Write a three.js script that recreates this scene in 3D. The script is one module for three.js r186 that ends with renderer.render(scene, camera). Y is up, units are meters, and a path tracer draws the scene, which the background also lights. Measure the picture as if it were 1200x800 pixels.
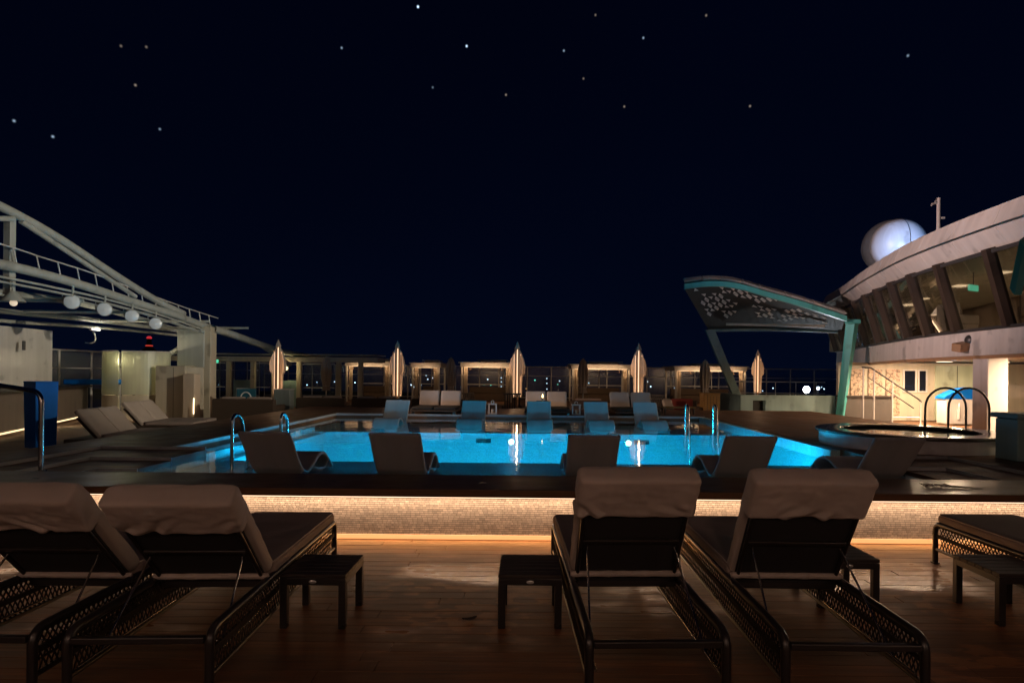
import * as THREE from 'three';
import { mergeGeometries, mergeVertices } from 'three/addons/utils/BufferGeometryUtils.js';
import { RoundedBoxGeometry } from 'three/addons/geometries/RoundedBoxGeometry.js';
import { ImprovedNoise } from 'three/addons/math/ImprovedNoise.js';
import { RectAreaLightUniformsLib } from 'three/addons/lights/RectAreaLightUniformsLib.js';
RectAreaLightUniformsLib.init();

// ---------------------------------------------------------------- camera
const scene = new THREE.Scene();
const camera = new THREE.PerspectiveCamera(58.11, 1.5, 0.1, 6000);
camera.position.set(0, 1.6, 0);
camera.rotation.set(0, 0, 0.0094);
camera.setViewOffset(1200, 800, -18, -38, 1200, 800);
camera.updateProjectionMatrix();
const renderer = new THREE.WebGLRenderer({ antialias: true });
renderer.toneMapping = THREE.LinearToneMapping;
renderer.toneMappingExposure = 1;
renderer.shadowMap.enabled = true;

// ---------------------------------------------------------------- seeded noise
function rng(s) { return () => { s |= 0; s = (s + 0x6d2b79f5) | 0; let t = Math.imul(s ^ (s >>> 15), 1 | s); t = (t + Math.imul(t ^ (t >>> 7), 61 | t)) ^ t; return ((t ^ (t >>> 14)) >>> 0) / 4294967296; }; }
function hash(x, y, s) { let h = Math.imul(x | 0, 374761393) ^ Math.imul(y | 0, 668265263) ^ Math.imul(s | 0, 1274126177); h = Math.imul(h ^ (h >>> 13), 1274126177); return ((h ^ (h >>> 16)) >>> 0) / 4294967296; }
function vnoise(x, y, px, py, s) {   // tiling value noise
  const x0 = Math.floor(x), y0 = Math.floor(y), fx = x - x0, fy = y - y0, w = (a, p) => ((a % p) + p) % p;
  const sx = fx * fx * (3 - 2 * fx), sy = fy * fy * (3 - 2 * fy);
  const a = hash(w(x0, px), w(y0, py), s), b = hash(w(x0 + 1, px), w(y0, py), s), c = hash(w(x0, px), w(y0 + 1, py), s), d = hash(w(x0 + 1, px), w(y0 + 1, py), s);
  return a + (b - a) * sx + (c - a) * sy + (a - b - c + d) * sx * sy;
}
function fbm(u, v, f, o, s, ay = 1) { let t = 0, a = 0.5, n = 0; for (let i = 0; i < o; i++) { const p = Math.round(f * 2 ** i), q = Math.max(1, Math.round(f * ay * 2 ** i)); t += a * vnoise(u * p, v * q, p, q, s + i * 17); n += a; a *= 0.5; } return t / n; }
const perlin = new ImprovedNoise();

// ---------------------------------------------------------------- sky: night air with its stars
{
  const W = 4096, H = 2048, d = new Float32Array(W * H * 4);
  const qc = new Float32Array(128 * 64); for (let i = 0; i < qc.length; i++) qc[i] = fbm((i % 128) / 128, Math.floor(i / 128) / 64, 6, 3, 5);
  const qa = (x, y) => { const X = x / W * 128, Y = Math.min(62.99, y / H * 64), x0 = Math.floor(X), y0 = Math.floor(Y), fx = X - x0, fy = Y - y0, g = (a, b) => qc[b * 128 + (a % 128)]; return (g(x0, y0) * (1 - fx) + g(x0 + 1, y0) * fx) * (1 - fy) + (g(x0, y0 + 1) * (1 - fx) + g(x0 + 1, y0 + 1) * fx) * fy; };
  for (let y = 0; y < H; y++) {
    const el = Math.max(0, ((y + 0.5) / H - 0.5) * Math.PI), k = Math.exp(-el * 4.5);
    for (let x = 0; x < W; x++) {
      const q = 0.7 + 0.6 * qa(x, y), i = (y * W + x) * 4;
      d[i] = (0.00025 + 0.0005 * k) * q; d[i + 1] = (0.0007 + 0.0017 * k) * q; d[i + 2] = (0.0042 + 0.0056 * k) * q; d[i + 3] = 1;
    }
  }
  const star = (dir, b, tint) => {
    const cx = (Math.atan2(dir.z, dir.x) / (2 * Math.PI) + 0.5) * W - 0.5 | 0, cy = (Math.asin(dir.y / dir.length()) / Math.PI + 0.5) * H - 0.5 | 0;
    for (let yy = -2; yy <= 2; yy++) for (let xx = -2; xx <= 2; xx++) {
      const X = Math.round(cx) + xx, Y = Math.round(cy) + yy, r2 = (X - cx) ** 2 + (Y - cy) ** 2, g = 2.6 * b * Math.exp(-r2 / 0.16), i = (Y * W + ((X + W) % W)) * 4;
      d[i] += g * tint[0]; d[i + 1] += g * tint[1]; d[i + 2] += g * tint[2];
    }
  };
  // the stars of the photograph, as slopes (right, up) from straight ahead
  const cool = [0.55, 0.75, 1], warm = [1, 0.8, 0.65];
  for (const [x, y, b, c] of [[-0.183, 0.597, 2.2, cool], [-0.103, 0.533, 1.6, cool], [-0.307, 0.529, 0.4, cool], [0.056, 0.528, 0.4, cool], [0.185, 0.549, 0.45, cool], [0.106, 0.586, 0.16, warm], [0.287, 0.588, 0.2, warm], [0.617, 0.525, 0.35, cool],
    [-0.157, 0.466, 0.2, cool], [-0.039, 0.455, 0.25, warm], [0.087, 0.483, 0.16, warm], [0.155, 0.438, 0.22, warm], [0.36, 0.44, 0.25, warm], [-0.838, 0.404, 0.5, cool], [-0.775, 0.379, 0.55, cool], [-0.642, 0.464, 0.25, warm], [-0.602, 0.393, 0.3, cool], [-0.667, 0.529, 0.15, warm], [-0.624, 0.527, 0.15, warm]]) star(new THREE.Vector3(x, y, -1), b, c);
  const r = rng(8);
  for (let i = 0; i < 150; i++) { const a = r() * 6.283, s = 0.15 + 0.8 * r(), v = new THREE.Vector3(Math.cos(a), s * 1.6, Math.sin(a)); if (v.z < -0.6 && s * 1.6 < 0.7) continue; star(v, 0.12 + 0.35 * r() ** 2, r() < 0.5 ? cool : warm); }
  const t = new THREE.DataTexture(d, W, H, THREE.RGBAFormat, THREE.FloatType);
  t.mapping = THREE.EquirectangularReflectionMapping; t.magFilter = THREE.LinearFilter; t.needsUpdate = true;
  scene.background = t; scene.environment = t;
}

// ---------------------------------------------------------------- large lights (each beside its glowing fitting, built below)
function areaLight(name, color, intensity, w, h, pos, to) {
  const l = new THREE.RectAreaLight(new THREE.Color().setRGB(...color), intensity, w, h);
  l.name = name; l.position.set(...pos); scene.add(l); l.lookAt(...to); return l;
}
function pointLight(name, color, intensity, pos, soft = 3) {
  const l = new THREE.PointLight(new THREE.Color().setRGB(...color), intensity); l.name = name; l.position.set(...pos); l.castShadow = true; l.shadow.radius = soft; scene.add(l); return l;
}
function spotLight(name, color, intensity, pos, to, angle, soft = 5) {
  const l = new THREE.SpotLight(new THREE.Color().setRGB(...color), intensity, 0, angle, 0.6); l.name = name; l.position.set(...pos); l.castShadow = true; l.shadow.radius = soft; l.target.position.set(...to); scene.add(l, l.target); return l;
}
const WARM = [1, 0.68, 0.45], AMBER = [1, 0.44, 0.13], BLUE = [0.002, 0.48, 0.9], WHITE = [1, 0.93, 0.85];
// lip and skirting LED lines of the tiled wall
areaLight('lip_led', WARM, 60, 16, 0.016, [0, 0.412, -5.845], [0, 0, -5.845]);
areaLight('skirting_led', AMBER, 14, 16, 0.03, [0, 0.034, -5.895], [0, 0.03, -5.5]);
// pool lights in the far wall; unseen ones in the near wall light it
for (const x of [-3, -0.35, 2.3]) areaLight('pool_lamp', BLUE, 220, 0.34, 0.16, [x, 0.06, -13.83], [x, -0.25, -12]);
for (const x of [-3.6, -1.2, 1.2, 3.6]) areaLight('pool_lamp', BLUE, 620, 0.34, 0.16, [x, 0.0, -9.37], [x, -0.2, -11]);
// unseen lamps behind the camera; unseen floodlights placed to light curved deckhouse and truss
for (const x of [-4.4, 0.4, 5.2]) pointLight('unseen_deck_lamp', [1, 0.6, 0.44], 4.6, [x, 3.0, 2.0], 6);
spotLight('unseen_truss_floodlight', [1, 0.66, 0.58], 1500, [-10.75, 4.55, -9.5], [12, 6.7, -18], 0.31);
spotLight('unseen_roof_floodlight', [1, 0.86, 0.66], 620, [10.0, 5.75, -8.5], [-12, 4.5, -17.5], 0.33);
spotLight('conical_lamp', [1, 0.66, 0.46], 230, [-10.97, 2.98, -13.05], [-0.3, 0.8, -17.9], 0.14, 3);  // beam of the cone lamp is placed to light the far daybeds
// ---------------------------------------------------------------- computed textures (colour, grain, wear)
function tex(w, h, f, { srgb = false, per = [1, 1] } = {}) {
  const d = new Uint8Array(w * h * 4);
  for (let y = 0; y < h; y++) for (let x = 0; x < w; x++) {
    const c = f(x / w, y / h), i = (y * w + x) * 4, g = (k) => Math.max(0, Math.min(255, (Array.isArray(c) ? c[k] : c) * 255));
    d[i] = g(0); d[i + 1] = g(1); d[i + 2] = g(2); d[i + 3] = 255;
  }
  const t = new THREE.DataTexture(d, w, h); t.wrapS = t.wrapT = THREE.RepeatWrapping; t.magFilter = THREE.LinearFilter; t.minFilter = THREE.LinearMipmapLinearFilter;
  if (srgb) t.colorSpace = THREE.SRGBColorSpace; t.repeat.set(1 / per[0], 1 / per[1]); t.needsUpdate = true; return t;
}
const smooth = (a, b, x) => { const t = Math.max(0, Math.min(1, (x - a) / (b - a))); return t * t * (3 - 2 * t); };
const mixc = (a, b, t) => a.map((v, i) => v + (b[i] - v) * t);
// stained paint: blotches and rain streaks, 4 m
const grime = tex(512, 512, (u, v) => { const b = fbm(u, v, 4, 5, 3), s = fbm(u, v, 40, 3, 9, 0.08); return 0.8 + 0.14 * b + 0.1 * s - 0.14 * smooth(0.62, 0.78, fbm(u, v, 9, 4, 21)); }, { srgb: true, per: [4, 4] });
const roughBlotch = tex(256, 256, (u, v) => 0.55 + 0.45 * fbm(u, v, 8, 5, 31), { per: [1.5, 1.5] });
// woven cloth, 0.25 m for the threads, 2 m for tone
const weave = tex(256, 256, (u, v) => 0.5 + 0.25 * Math.sin(u * 2 * Math.PI * 64) * Math.sign(Math.sin(v * 2 * Math.PI * 64 + 0.5)) + 0.25 * fbm(u, v, 24, 3, 6), { per: [0.3, 0.3] });
const clothTone = tex(256, 256, (u, v) => { const b = fbm(u, v, 5, 5, 44); return [0.86 + 0.14 * b, 0.85 + 0.14 * b, 0.83 + 0.15 * b]; }, { srgb: true, per: [1.7, 1.7] });
// wood, grain along u, 2 m by 0.5 m
const woodF = (u, v) => { const g = fbm(u, v, 6, 4, 12, 12), f = fbm(u, v, 10, 3, 55, 30); return 0.62 + 0.28 * g + 0.2 * (f - 0.5); };
const wood = tex(512, 512, (u, v) => woodF(u, v), { srgb: true, per: [2, 0.5] });
// mosaic of small stacked stone strips: rows of 18 mm, sticks of 30 to 90 mm, 1.152 m square
const ROWS = 56, mosaic = (u, v) => {
  const r = Math.floor(v * ROWS), fr = v * ROWS - r, n = 22 + Math.floor(hash(r, 1, 4) * 14), o = hash(r, 2, 4), x = (u + o) * n, c = Math.floor(x) % n, fx = x - Math.floor(x);
  const gap = Math.min(smooth(0, 0.16, fr) * smooth(1, 0.86, fr), smooth(0, 0.05, fx) * smooth(1, 0.95, fx));
  return { gap, t: hash(c, r, 7), h: hash(c, r, 8) };
};
const mosaicColor = tex(1024, 1024, (u, v) => { const m = mosaic(u, v), k = (0.78 + 0.16 * m.t) * (0.5 + 0.5 * m.gap) * (0.92 + 0.16 * fbm(u, v, 60, 2, 3)); return [k, k * 0.955, k * 0.9]; }, { srgb: true, per: [1.152, 1.152] });
const mosaicBump = tex(1024, 1024, (u, v) => { const m = mosaic(u, v); return m.gap * (0.55 + 0.45 * m.h); }, { per: [1.152, 1.152] });
// small glass mosaic of the pool, 25 mm
const poolTile = tex(512, 512, (u, v) => { const n = 24, x = u * n, y = v * n, g = Math.min(smooth(0, 0.12, x % 1), smooth(0, 0.12, y % 1)), t = hash(Math.floor(x), Math.floor(y), 5); const k = (0.84 + 0.12 * t) * (0.86 + 0.14 * g); return [k * 0.9, k, k]; }, { srgb: true, per: [0.6, 0.6] });
// ripples
const ripple = tex(512, 512, (u, v) => 0.5 + 0.7 * (fbm(u, v, 5, 4, 71, 1) - 0.5) + 0.25 * (fbm(u, v, 16, 3, 75, 0.6) - 0.5), { per: [3.1, 3.1] });
const wicker = tex(256, 256, (u, v) => { const n = 16, x = Math.floor(u * n), y = Math.floor(v * n), o = (x + y) % 2; const a = o ? Math.sin((u * n % 1) * Math.PI) : Math.sin((v * n % 1) * Math.PI); return 0.2 + 0.75 * a * (0.75 + 0.25 * hash(x, y, 3)); }, { per: [0.24, 0.24] });
// teak of the open deck seen far off: planks of 0.12 m along x with dark seams, 3 m square
const deckFar = tex(512, 512, (u, v) => { const n = 25, r = Math.floor(v * n), f = v * n - r, x = u * 2 + hash(r, 3, 2), c = Math.floor(x); const k = (0.75 + 0.25 * hash(r, c, 6)) * (0.7 + 0.4 * woodF(u, v)) * smooth(0, 0.1, f); return [k, k * 0.93, k * 0.85]; }, { srgb: true, per: [3, 3] });
// the foreground boards: x from -6 to 6, z from -6 to 0, tone of the wood, paler in scuffs and wet patches; roughness shows where water stands
const puddle0 = (u, v) => {
  const x = u * 12 - 6, z = v * 6 - 6, n = fbm(u, v, 14, 6, 88, 0.8), f = fbm(u, v, 40, 5, 93, 1.3), blob = (cx, cz, rx, rz) => Math.max(0, 1 - Math.hypot((x - cx) / rx, (z - cz) / rz));
  const b = 0.7 * blob(-0.35, -4.95, 1.1, 0.42) + 0.95 * blob(2.9, -4.95, 0.9, 0.5) + 0.3 * blob(-3.4, -5, 1, 0.4);
  return smooth(0.47, 0.62, b * 0.55 + 0.75 * n * (0.55 + 0.45 * f) + 0.09);
};
const scuffAt = (x, z) => { const blob = (cx, cz, rx, rz) => Math.max(0, 1 - Math.hypot((x - cx) / rx, (z - cz) / rz)); return Math.min(1, 1.3 * blob(-0.4, -4.5, 1.0, 1.1) + 1.6 * blob(2.9, -4.4, 0.9, 1.2) + 0.9 * blob(2.75, -3.5, 0.8, 0.9)); };   // pale dried residue
const PW = 1024, PH = 512, pud = new Float32Array(PW * PH); for (let i = 0; i < pud.length; i++) pud[i] = puddle0((i % PW) / PW, Math.floor(i / PW) / PH);
const puddle = (u, v) => pud[Math.min(PH - 1, Math.floor(v * PH)) * PW + Math.min(PW - 1, Math.floor(u * PW))];
const deckRough = tex(1024, 512, (u, v) => { const p = puddle(u, v), n = fbm(u, v, 60, 4, 15, 3); return (0.5 + 0.16 * n) * (1 - p) + p * (0.14 + 0.2 * n); }, { per: [12, 6] });
const deckTone = tex(2048, 1024, (u, v) => {
  const g = fbm(u, v, 16, 4, 61, 18), f = fbm(u, v, 50, 2, 67, 14), s = smooth(0.5, 0.72, fbm(u, v, 18, 5, 71, 0.7)), p = puddle(u, v);
  const sc = smooth(0.48, 0.66, fbm(u, v, 90, 4, 131, 0.9));
  const k = (0.62 + 0.3 * g + 0.18 * (f - 0.5)) * (1 - 0.2 * s) * (1 + 0.3 * p + 0.8 * sc * scuffAt(u * 12 - 6, v * 6 - 6) * smooth(0.4, 0.6, fbm(u, v, 20, 4, 141, 0.7)));
  return [k, k * 0.985, k * 0.97];
}, { srgb: true, per: [12, 6] });
const deckBump = tex(1024, 512, (u, v) => 0.5 * fbm(u, v, 80, 3, 19, 8) * (1 - 0.85 * puddle(u, v)) + 0.3, { per: [12, 6] });
for (const t of [deckRough, deckTone, deckBump]) t.offset.set(0.5, 0);   // x = -6 m lies at the texture's edge
// punched triangles of the bandstand ceiling are built; speckled print of the panels inside the promenade
const speck = tex(256, 256, (u, v) => { const n = fbm(u, v, 26, 3, 101), k = n > 0.56 ? 0.6 : 0.95; return [k, k * 0.93, k * 0.86]; }, { srgb: true, per: [1.2, 1.2] });

// ---------------------------------------------------------------- materials (linear base colours)
function mat(r, g, b, rough, o = {}) { const m = new THREE.MeshPhysicalMaterial({ roughness: rough, ...o }); m.color.setRGB(r, g, b); m.side = THREE.DoubleSide; return m; }
function glow(c, k) { const m = new THREE.MeshStandardMaterial({ roughness: 0.5 }); m.color.setRGB(0.6, 0.6, 0.6); m.emissive.setRGB(...c); m.emissiveIntensity = k; return m; }
const M = {
  frame: mat(0.022, 0.018, 0.016, 0.42, { roughnessMap: roughBlotch }),
  strand: mat(0.022, 0.016, 0.012, 0.8, { specularIntensity: 0.35 }),
  mesh: mat(0.014, 0.012, 0.012, 0.9, { bumpMap: weave, bumpScale: 0.001 }),
  cushion: mat(0.5, 0.43, 0.385, 0.92, { map: clothTone, bumpMap: weave, bumpScale: 0.0006, sheen: 0.15 }),
  mattress: mat(0.34, 0.27, 0.24, 0.92, { map: clothTone, bumpMap: weave, bumpScale: 0.0006 }),
  steel: mat(0.62, 0.62, 0.6, 0.22, { metalness: 1, roughnessMap: roughBlotch }),
  table: mat(0.05, 0.034, 0.026, 0.5, { map: wood }),
  badge: mat(0.7, 0.7, 0.68, 0.3, { metalness: 0.7 }),
  mosaic: mat(0.72, 0.66, 0.6, 0.55, { map: mosaicColor, bumpMap: mosaicBump, bumpScale: 0.004 }),
  coping: mat(0.2, 0.105, 0.05, 0.45, { map: wood, roughnessMap: roughBlotch }),
  terrace: mat(0.2, 0.105, 0.05, 0.65, { map: deckFar, roughnessMap: roughBlotch }),
  nosing: mat(0.45, 0.47, 0.48, 0.45, { map: grime }),
  deck: mat(0.2, 0.105, 0.05, 0.6, { map: deckFar }),
  tile: mat(0.62, 0.78, 0.8, 0.35, { map: poolTile }),
  water: mat(0.9, 0.98, 1, 0.045, { transmission: 1, ior: 1.33, bumpMap: ripple, bumpScale: 0.007 }),
  shell: mat(0.5, 0.47, 0.45, 0.5, { map: grime }),
  white: mat(0.7, 0.67, 0.63, 0.5, { map: grime, roughnessMap: roughBlotch }),
  cream: mat(0.62, 0.55, 0.42, 0.5, { map: grime }),
  trussPaint: mat(0.5, 0.52, 0.47, 0.45, { map: grime }),
  teal: mat(0.1, 0.5, 0.48, 0.4, { map: grime }),
  tealGrey: mat(0.27, 0.4, 0.39, 0.6, { map: grime }),
  darkSteel: mat(0.05, 0.05, 0.05, 0.4, { map: grime }),
  black: mat(0.01, 0.01, 0.011, 0.5),
  blue: mat(0.001, 0.16, 0.66, 0.6, { map: grime, specularIntensity: 0.4 }),
  wicker: mat(0.06, 0.038, 0.025, 0.7, { bumpMap: wicker, bumpScale: 0.004 }),
  umbrella: mat(0.5, 0.44, 0.38, 0.9, { map: clothTone, bumpMap: weave, bumpScale: 0.001 }),
  bronze: mat(0.42, 0.26, 0.14, 0.5, { map: grime }),
  red: mat(0.26, 0.045, 0.035, 0.9, { map: clothTone }),
  amberWood: mat(0.45, 0.24, 0.06, 0.55, { map: wood }),
  glass: mat(0.78, 0.86, 0.9, 0.28, { transmission: 1, ior: 1.5 }),
  showerGlass: mat(0.72, 0.74, 0.62, 0.28, { transmission: 0.55, ior: 1.5 }),
  windowGlass: mat(0.62, 0.64, 0.62, 0.015, { transmission: 1, ior: 1.55 }),
  mullion: mat(0.055, 0.04, 0.032, 0.28, { map: grime }),
  dome: mat(0.75, 0.78, 0.8, 0.35, { map: grime }),
  speck: mat(0.6, 0.5, 0.42, 0.6, { map: speck }),
  terraceCloth: mat(0.05, 0.045, 0.042, 0.92, { map: clothTone }),
  sea: mat(0.004, 0.008, 0.012, 0.12, { bumpMap: ripple, bumpScale: 0.05 }),
  shore: mat(0.02, 0.022, 0.02, 1),
  carpet: mat(0.1, 0.05, 0.04, 0.95, { map: clothTone }),
};

// ---------------------------------------------------------------- geometry helpers
const V = (x, y, z) => new THREE.Vector3(x, y, z);
function box(w, h, d, x = 0, y = 0, z = 0, rx = 0, ry = 0, rz = 0) { const g = new THREE.BoxGeometry(w, h, d); if (rx || ry || rz) g.applyMatrix4(new THREE.Matrix4().makeRotationFromEuler(new THREE.Euler(rx, ry, rz))); return g.translate(x, y, z); }
function span(x0, x1, y0, y1, z0, z1) { return box(x1 - x0, y1 - y0, Math.abs(z1 - z0), (x0 + x1) / 2, (y0 + y1) / 2, (z0 + z1) / 2); }
function rbox(w, h, d, x, y, z, r = 0.01, rx = 0, ry = 0, rz = 0) { const g = new RoundedBoxGeometry(w, h, d, 2, Math.min(r, w / 2.01, h / 2.01, d / 2.01)); if (rx || ry || rz) g.applyMatrix4(new THREE.Matrix4().makeRotationFromEuler(new THREE.Euler(rx, ry, rz))); return g.translate(x, y, z); }
function rod(a, b, r, seg = 8, r2 = r) { const d = b.clone().sub(a), g = new THREE.CylinderGeometry(r2, r, d.length(), seg); g.applyQuaternion(new THREE.Quaternion().setFromUnitVectors(V(0, 1, 0), d.clone().normalize())); return g.translate((a.x + b.x) / 2, (a.y + b.y) / 2, (a.z + b.z) / 2); }
function bar(a, b, w, h) {   // rectangular bar, w across and h in the upright plane
  const d = b.clone().sub(a), L = d.length(), z = d.clone().normalize(), x = V(0, 1, 0).cross(z); if (x.lengthSq() < 1e-6) x.set(1, 0, 0); x.normalize(); const y = z.clone().cross(x);
  return new THREE.BoxGeometry(w, h, L).applyMatrix4(new THREE.Matrix4().makeBasis(x, y, z).setPosition((a.x + b.x) / 2, (a.y + b.y) / 2, (a.z + b.z) / 2));
}
function pipe(pts, r, seg = 40, rad = 8, tension = 0.5) { return new THREE.TubeGeometry(new THREE.CatmullRomCurve3(pts, false, 'catmullrom', tension), seg, r, rad, false); }
function corner(pts, R = 0.06, n = 5) {   // polyline with rounded corners -> points
  const o = [pts[0]];
  for (let i = 1; i < pts.length - 1; i++) { const a = pts[i].clone().add(pts[i - 1].clone().sub(pts[i]).setLength(R)), b = pts[i].clone().add(pts[i + 1].clone().sub(pts[i]).setLength(R)); for (let k = 0; k <= n; k++) { const t = k / n; o.push(a.clone().multiplyScalar((1 - t) ** 2).add(pts[i].clone().multiplyScalar(2 * t * (1 - t))).add(b.clone().multiplyScalar(t * t))); } }
  o.push(pts[pts.length - 1]); return o;
}
function polyTube(pts, r, rad = 8) {   // tube through given points without overshoot
  const c = new THREE.CurvePath(); for (let i = 1; i < pts.length; i++) c.add(new THREE.LineCurve3(pts[i - 1], pts[i]));
  const L = [0]; for (let i = 1; i < pts.length; i++) L.push(L[i - 1] + pts[i].distanceTo(pts[i - 1]));
  const pos = [], nor = [], idx = []; let up = null;
  for (let i = 0; i < pts.length; i++) {
    const t = (i ? pts[i].clone().sub(pts[i - 1]).normalize() : V(0, 0, 0)).add(i < pts.length - 1 ? pts[i + 1].clone().sub(pts[i]).normalize() : V(0, 0, 0)).normalize();
    if (!up) up = Math.abs(t.y) < 0.9 ? V(0, 1, 0) : V(1, 0, 0);
    const x = up.clone().cross(t).normalize(), y = t.clone().cross(x).normalize(); up = y;
    for (let k = 0; k <= rad; k++) { const a = k / rad * 2 * Math.PI, n = x.clone().multiplyScalar(Math.cos(a)).add(y.clone().multiplyScalar(Math.sin(a))); pos.push(pts[i].x + n.x * r, pts[i].y + n.y * r, pts[i].z + n.z * r); nor.push(n.x, n.y, n.z); }
  }
  for (let i = 0; i < pts.length - 1; i++) for (let k = 0; k < rad; k++) { const a = i * (rad + 1) + k, b = a + rad + 1; idx.push(a, a + 1, b, b, a + 1, b + 1); }
  const g = new THREE.BufferGeometry(); g.setAttribute('position', new THREE.Float32BufferAttribute(pos, 3)); g.setAttribute('normal', new THREE.Float32BufferAttribute(nor, 3)); g.setIndex(idx); return g;
}
function soft(w, h, d, r, sx, sy, sz, wr) {   // cushion: rounded slab pushed about by wr(p) along its normal
  let g = new THREE.BoxGeometry(w, h, d, sx, sy, sz); g.deleteAttribute('uv'); g.deleteAttribute('normal'); g = mergeVertices(g, 1e-4);
  const p = g.attributes.position, q = V(0, 0, 0), n = V(0, 0, 0), H = V(w / 2 - r, h / 2 - r, d / 2 - r);
  for (let i = 0; i < p.count; i++) {
    q.fromBufferAttribute(p, i); const c = V(THREE.MathUtils.clamp(q.x, -H.x, H.x), THREE.MathUtils.clamp(q.y, -H.y, H.y), THREE.MathUtils.clamp(q.z, -H.z, H.z)); n.copy(q).sub(c);
    if (n.lengthSq() < 1e-12) continue; n.normalize(); q.copy(c).addScaledVector(n, r + (wr ? wr(q, n) : 0)); p.setXYZ(i, q.x, q.y, q.z);
  }
  g.computeVertexNormals(); return g;
}
function ribbon(profile, w, t, n = 48) {   // sheet of width w and thickness t bent along a profile of [z, y]
  const c = new THREE.CatmullRomCurve3(profile.map(([z, y]) => V(0, y, z))), pts = c.getPoints(n), pos = [], idx = [];
  pts.forEach((p, i) => { const a = pts[Math.max(0, i - 1)], b = pts[Math.min(n, i + 1)], tz = b.z - a.z, ty = b.y - a.y, L = Math.hypot(tz, ty), nz = -ty / L * t / 2, ny = tz / L * t / 2; for (const [x, s] of [[-w / 2, 1], [w / 2, 1], [w / 2, -1], [-w / 2, -1]]) pos.push(x, p.y + ny * s, p.z + nz * s); });
  for (let i = 0; i < n; i++) for (let k = 0; k < 4; k++) { const a = i * 4 + k, b = i * 4 + (k + 1) % 4; idx.push(a, b, a + 4, b, b + 4, a + 4); }
  idx.push(0, 2, 1, 0, 3, 2); const e = n * 4; idx.push(e, e + 1, e + 2, e, e + 2, e + 3);
  let g = new THREE.BufferGeometry(); g.setAttribute('position', new THREE.Float32BufferAttribute(pos, 3)); g.setIndex(idx); g = g.toNonIndexed(); g.computeVertexNormals(); return g;
}
function solid(tops) {   // closed strip from rows of four corners [[x,y,z] x 4]
  const pos = [], idx = []; tops.forEach((r) => r.forEach((p) => pos.push(...p)));
  for (let i = 0; i < tops.length - 1; i++) for (let k = 0; k < 4; k++) { const a = i * 4 + k, b = i * 4 + (k + 1) % 4; idx.push(a, a + 4, b, b, a + 4, b + 4); }
  idx.push(0, 1, 2, 0, 2, 3); const e = (tops.length - 1) * 4; idx.push(e, e + 2, e + 1, e, e + 3, e + 2);
  let g = new THREE.BufferGeometry(); g.setAttribute('position', new THREE.Float32BufferAttribute(pos, 3)); g.setIndex(idx); g = g.toNonIndexed(); g.computeVertexNormals(); return g;
}
function plate(pts, t) { const s = new THREE.Shape(pts.map(([x, y]) => new THREE.Vector2(x, y))); return new THREE.ExtrudeGeometry(s, { depth: t, bevelEnabled: false }); }
function lathe(pts, seg = 24) { return new THREE.LatheGeometry(pts.map(([r, y]) => new THREE.Vector2(r, y)), seg); }
function merged(list) {
  const gs = (Array.isArray(list) ? list : [list]).map((g) => { const h = g.index ? g.toNonIndexed() : g.clone(); for (const k of Object.keys(h.attributes)) if (k !== 'position' && k !== 'normal') h.deleteAttribute(k); h.clearGroups(); return h; });
  const g = gs.length > 1 ? mergeGeometries(gs) : gs[0], p = g.attributes.position, n = g.attributes.normal, uv = new Float32Array(p.count * 2);
  for (let i = 0; i < p.count; i += 3) {   // metres on the plane each face lies nearest to
    const ax = Math.abs(n.getX(i) + n.getX(i + 1) + n.getX(i + 2)), ay = Math.abs(n.getY(i) + n.getY(i + 1) + n.getY(i + 2)), az = Math.abs(n.getZ(i) + n.getZ(i + 1) + n.getZ(i + 2));
    for (let k = i; k < i + 3; k++) { uv[k * 2] = ay >= ax && ay >= az ? p.getX(k) : ax > az ? p.getZ(k) : p.getX(k); uv[k * 2 + 1] = ay >= ax && ay >= az ? p.getZ(k) : p.getY(k); }
  }
  g.setAttribute('uv', new THREE.BufferAttribute(uv, 2)); return g;
}
function mesh(name, gs, m, parent) { const o = new THREE.Mesh(merged(gs), m); o.name = name; o.castShadow = o.receiveShadow = true; if (parent) parent.add(o); return o; }
const taken = {};
function numbered(n) { const k = taken[n] = (taken[n] ?? -1) + 1; return k ? `${n}_${String(k).padStart(3, '0')}` : n; }
function thing(name, label, category, [x, y, z] = [0, 0, 0], turn = 0, group) {
  const o = new THREE.Group(); o.name = numbered(name); o.position.set(x, y, z); o.rotation.y = turn; o.userData = { label, category }; if (group) o.userData.group = group; scene.add(o); return o;
}
function again(src, label, [x, y, z], turn = 0) { const o = src.clone(); o.name = numbered(src.name.replace(/_\d{3}$/, '')); o.userData = { ...src.userData, label }; o.position.set(x, y, z); o.rotation.y = turn; scene.add(o); return o; }
function structure(name, label, gs, m) { const o = gs ? mesh(numbered(name), gs, m, scene) : new THREE.Group(); if (!gs) { o.name = numbered(name); scene.add(o); } o.userData = { kind: 'structure', label }; return o; }
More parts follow.
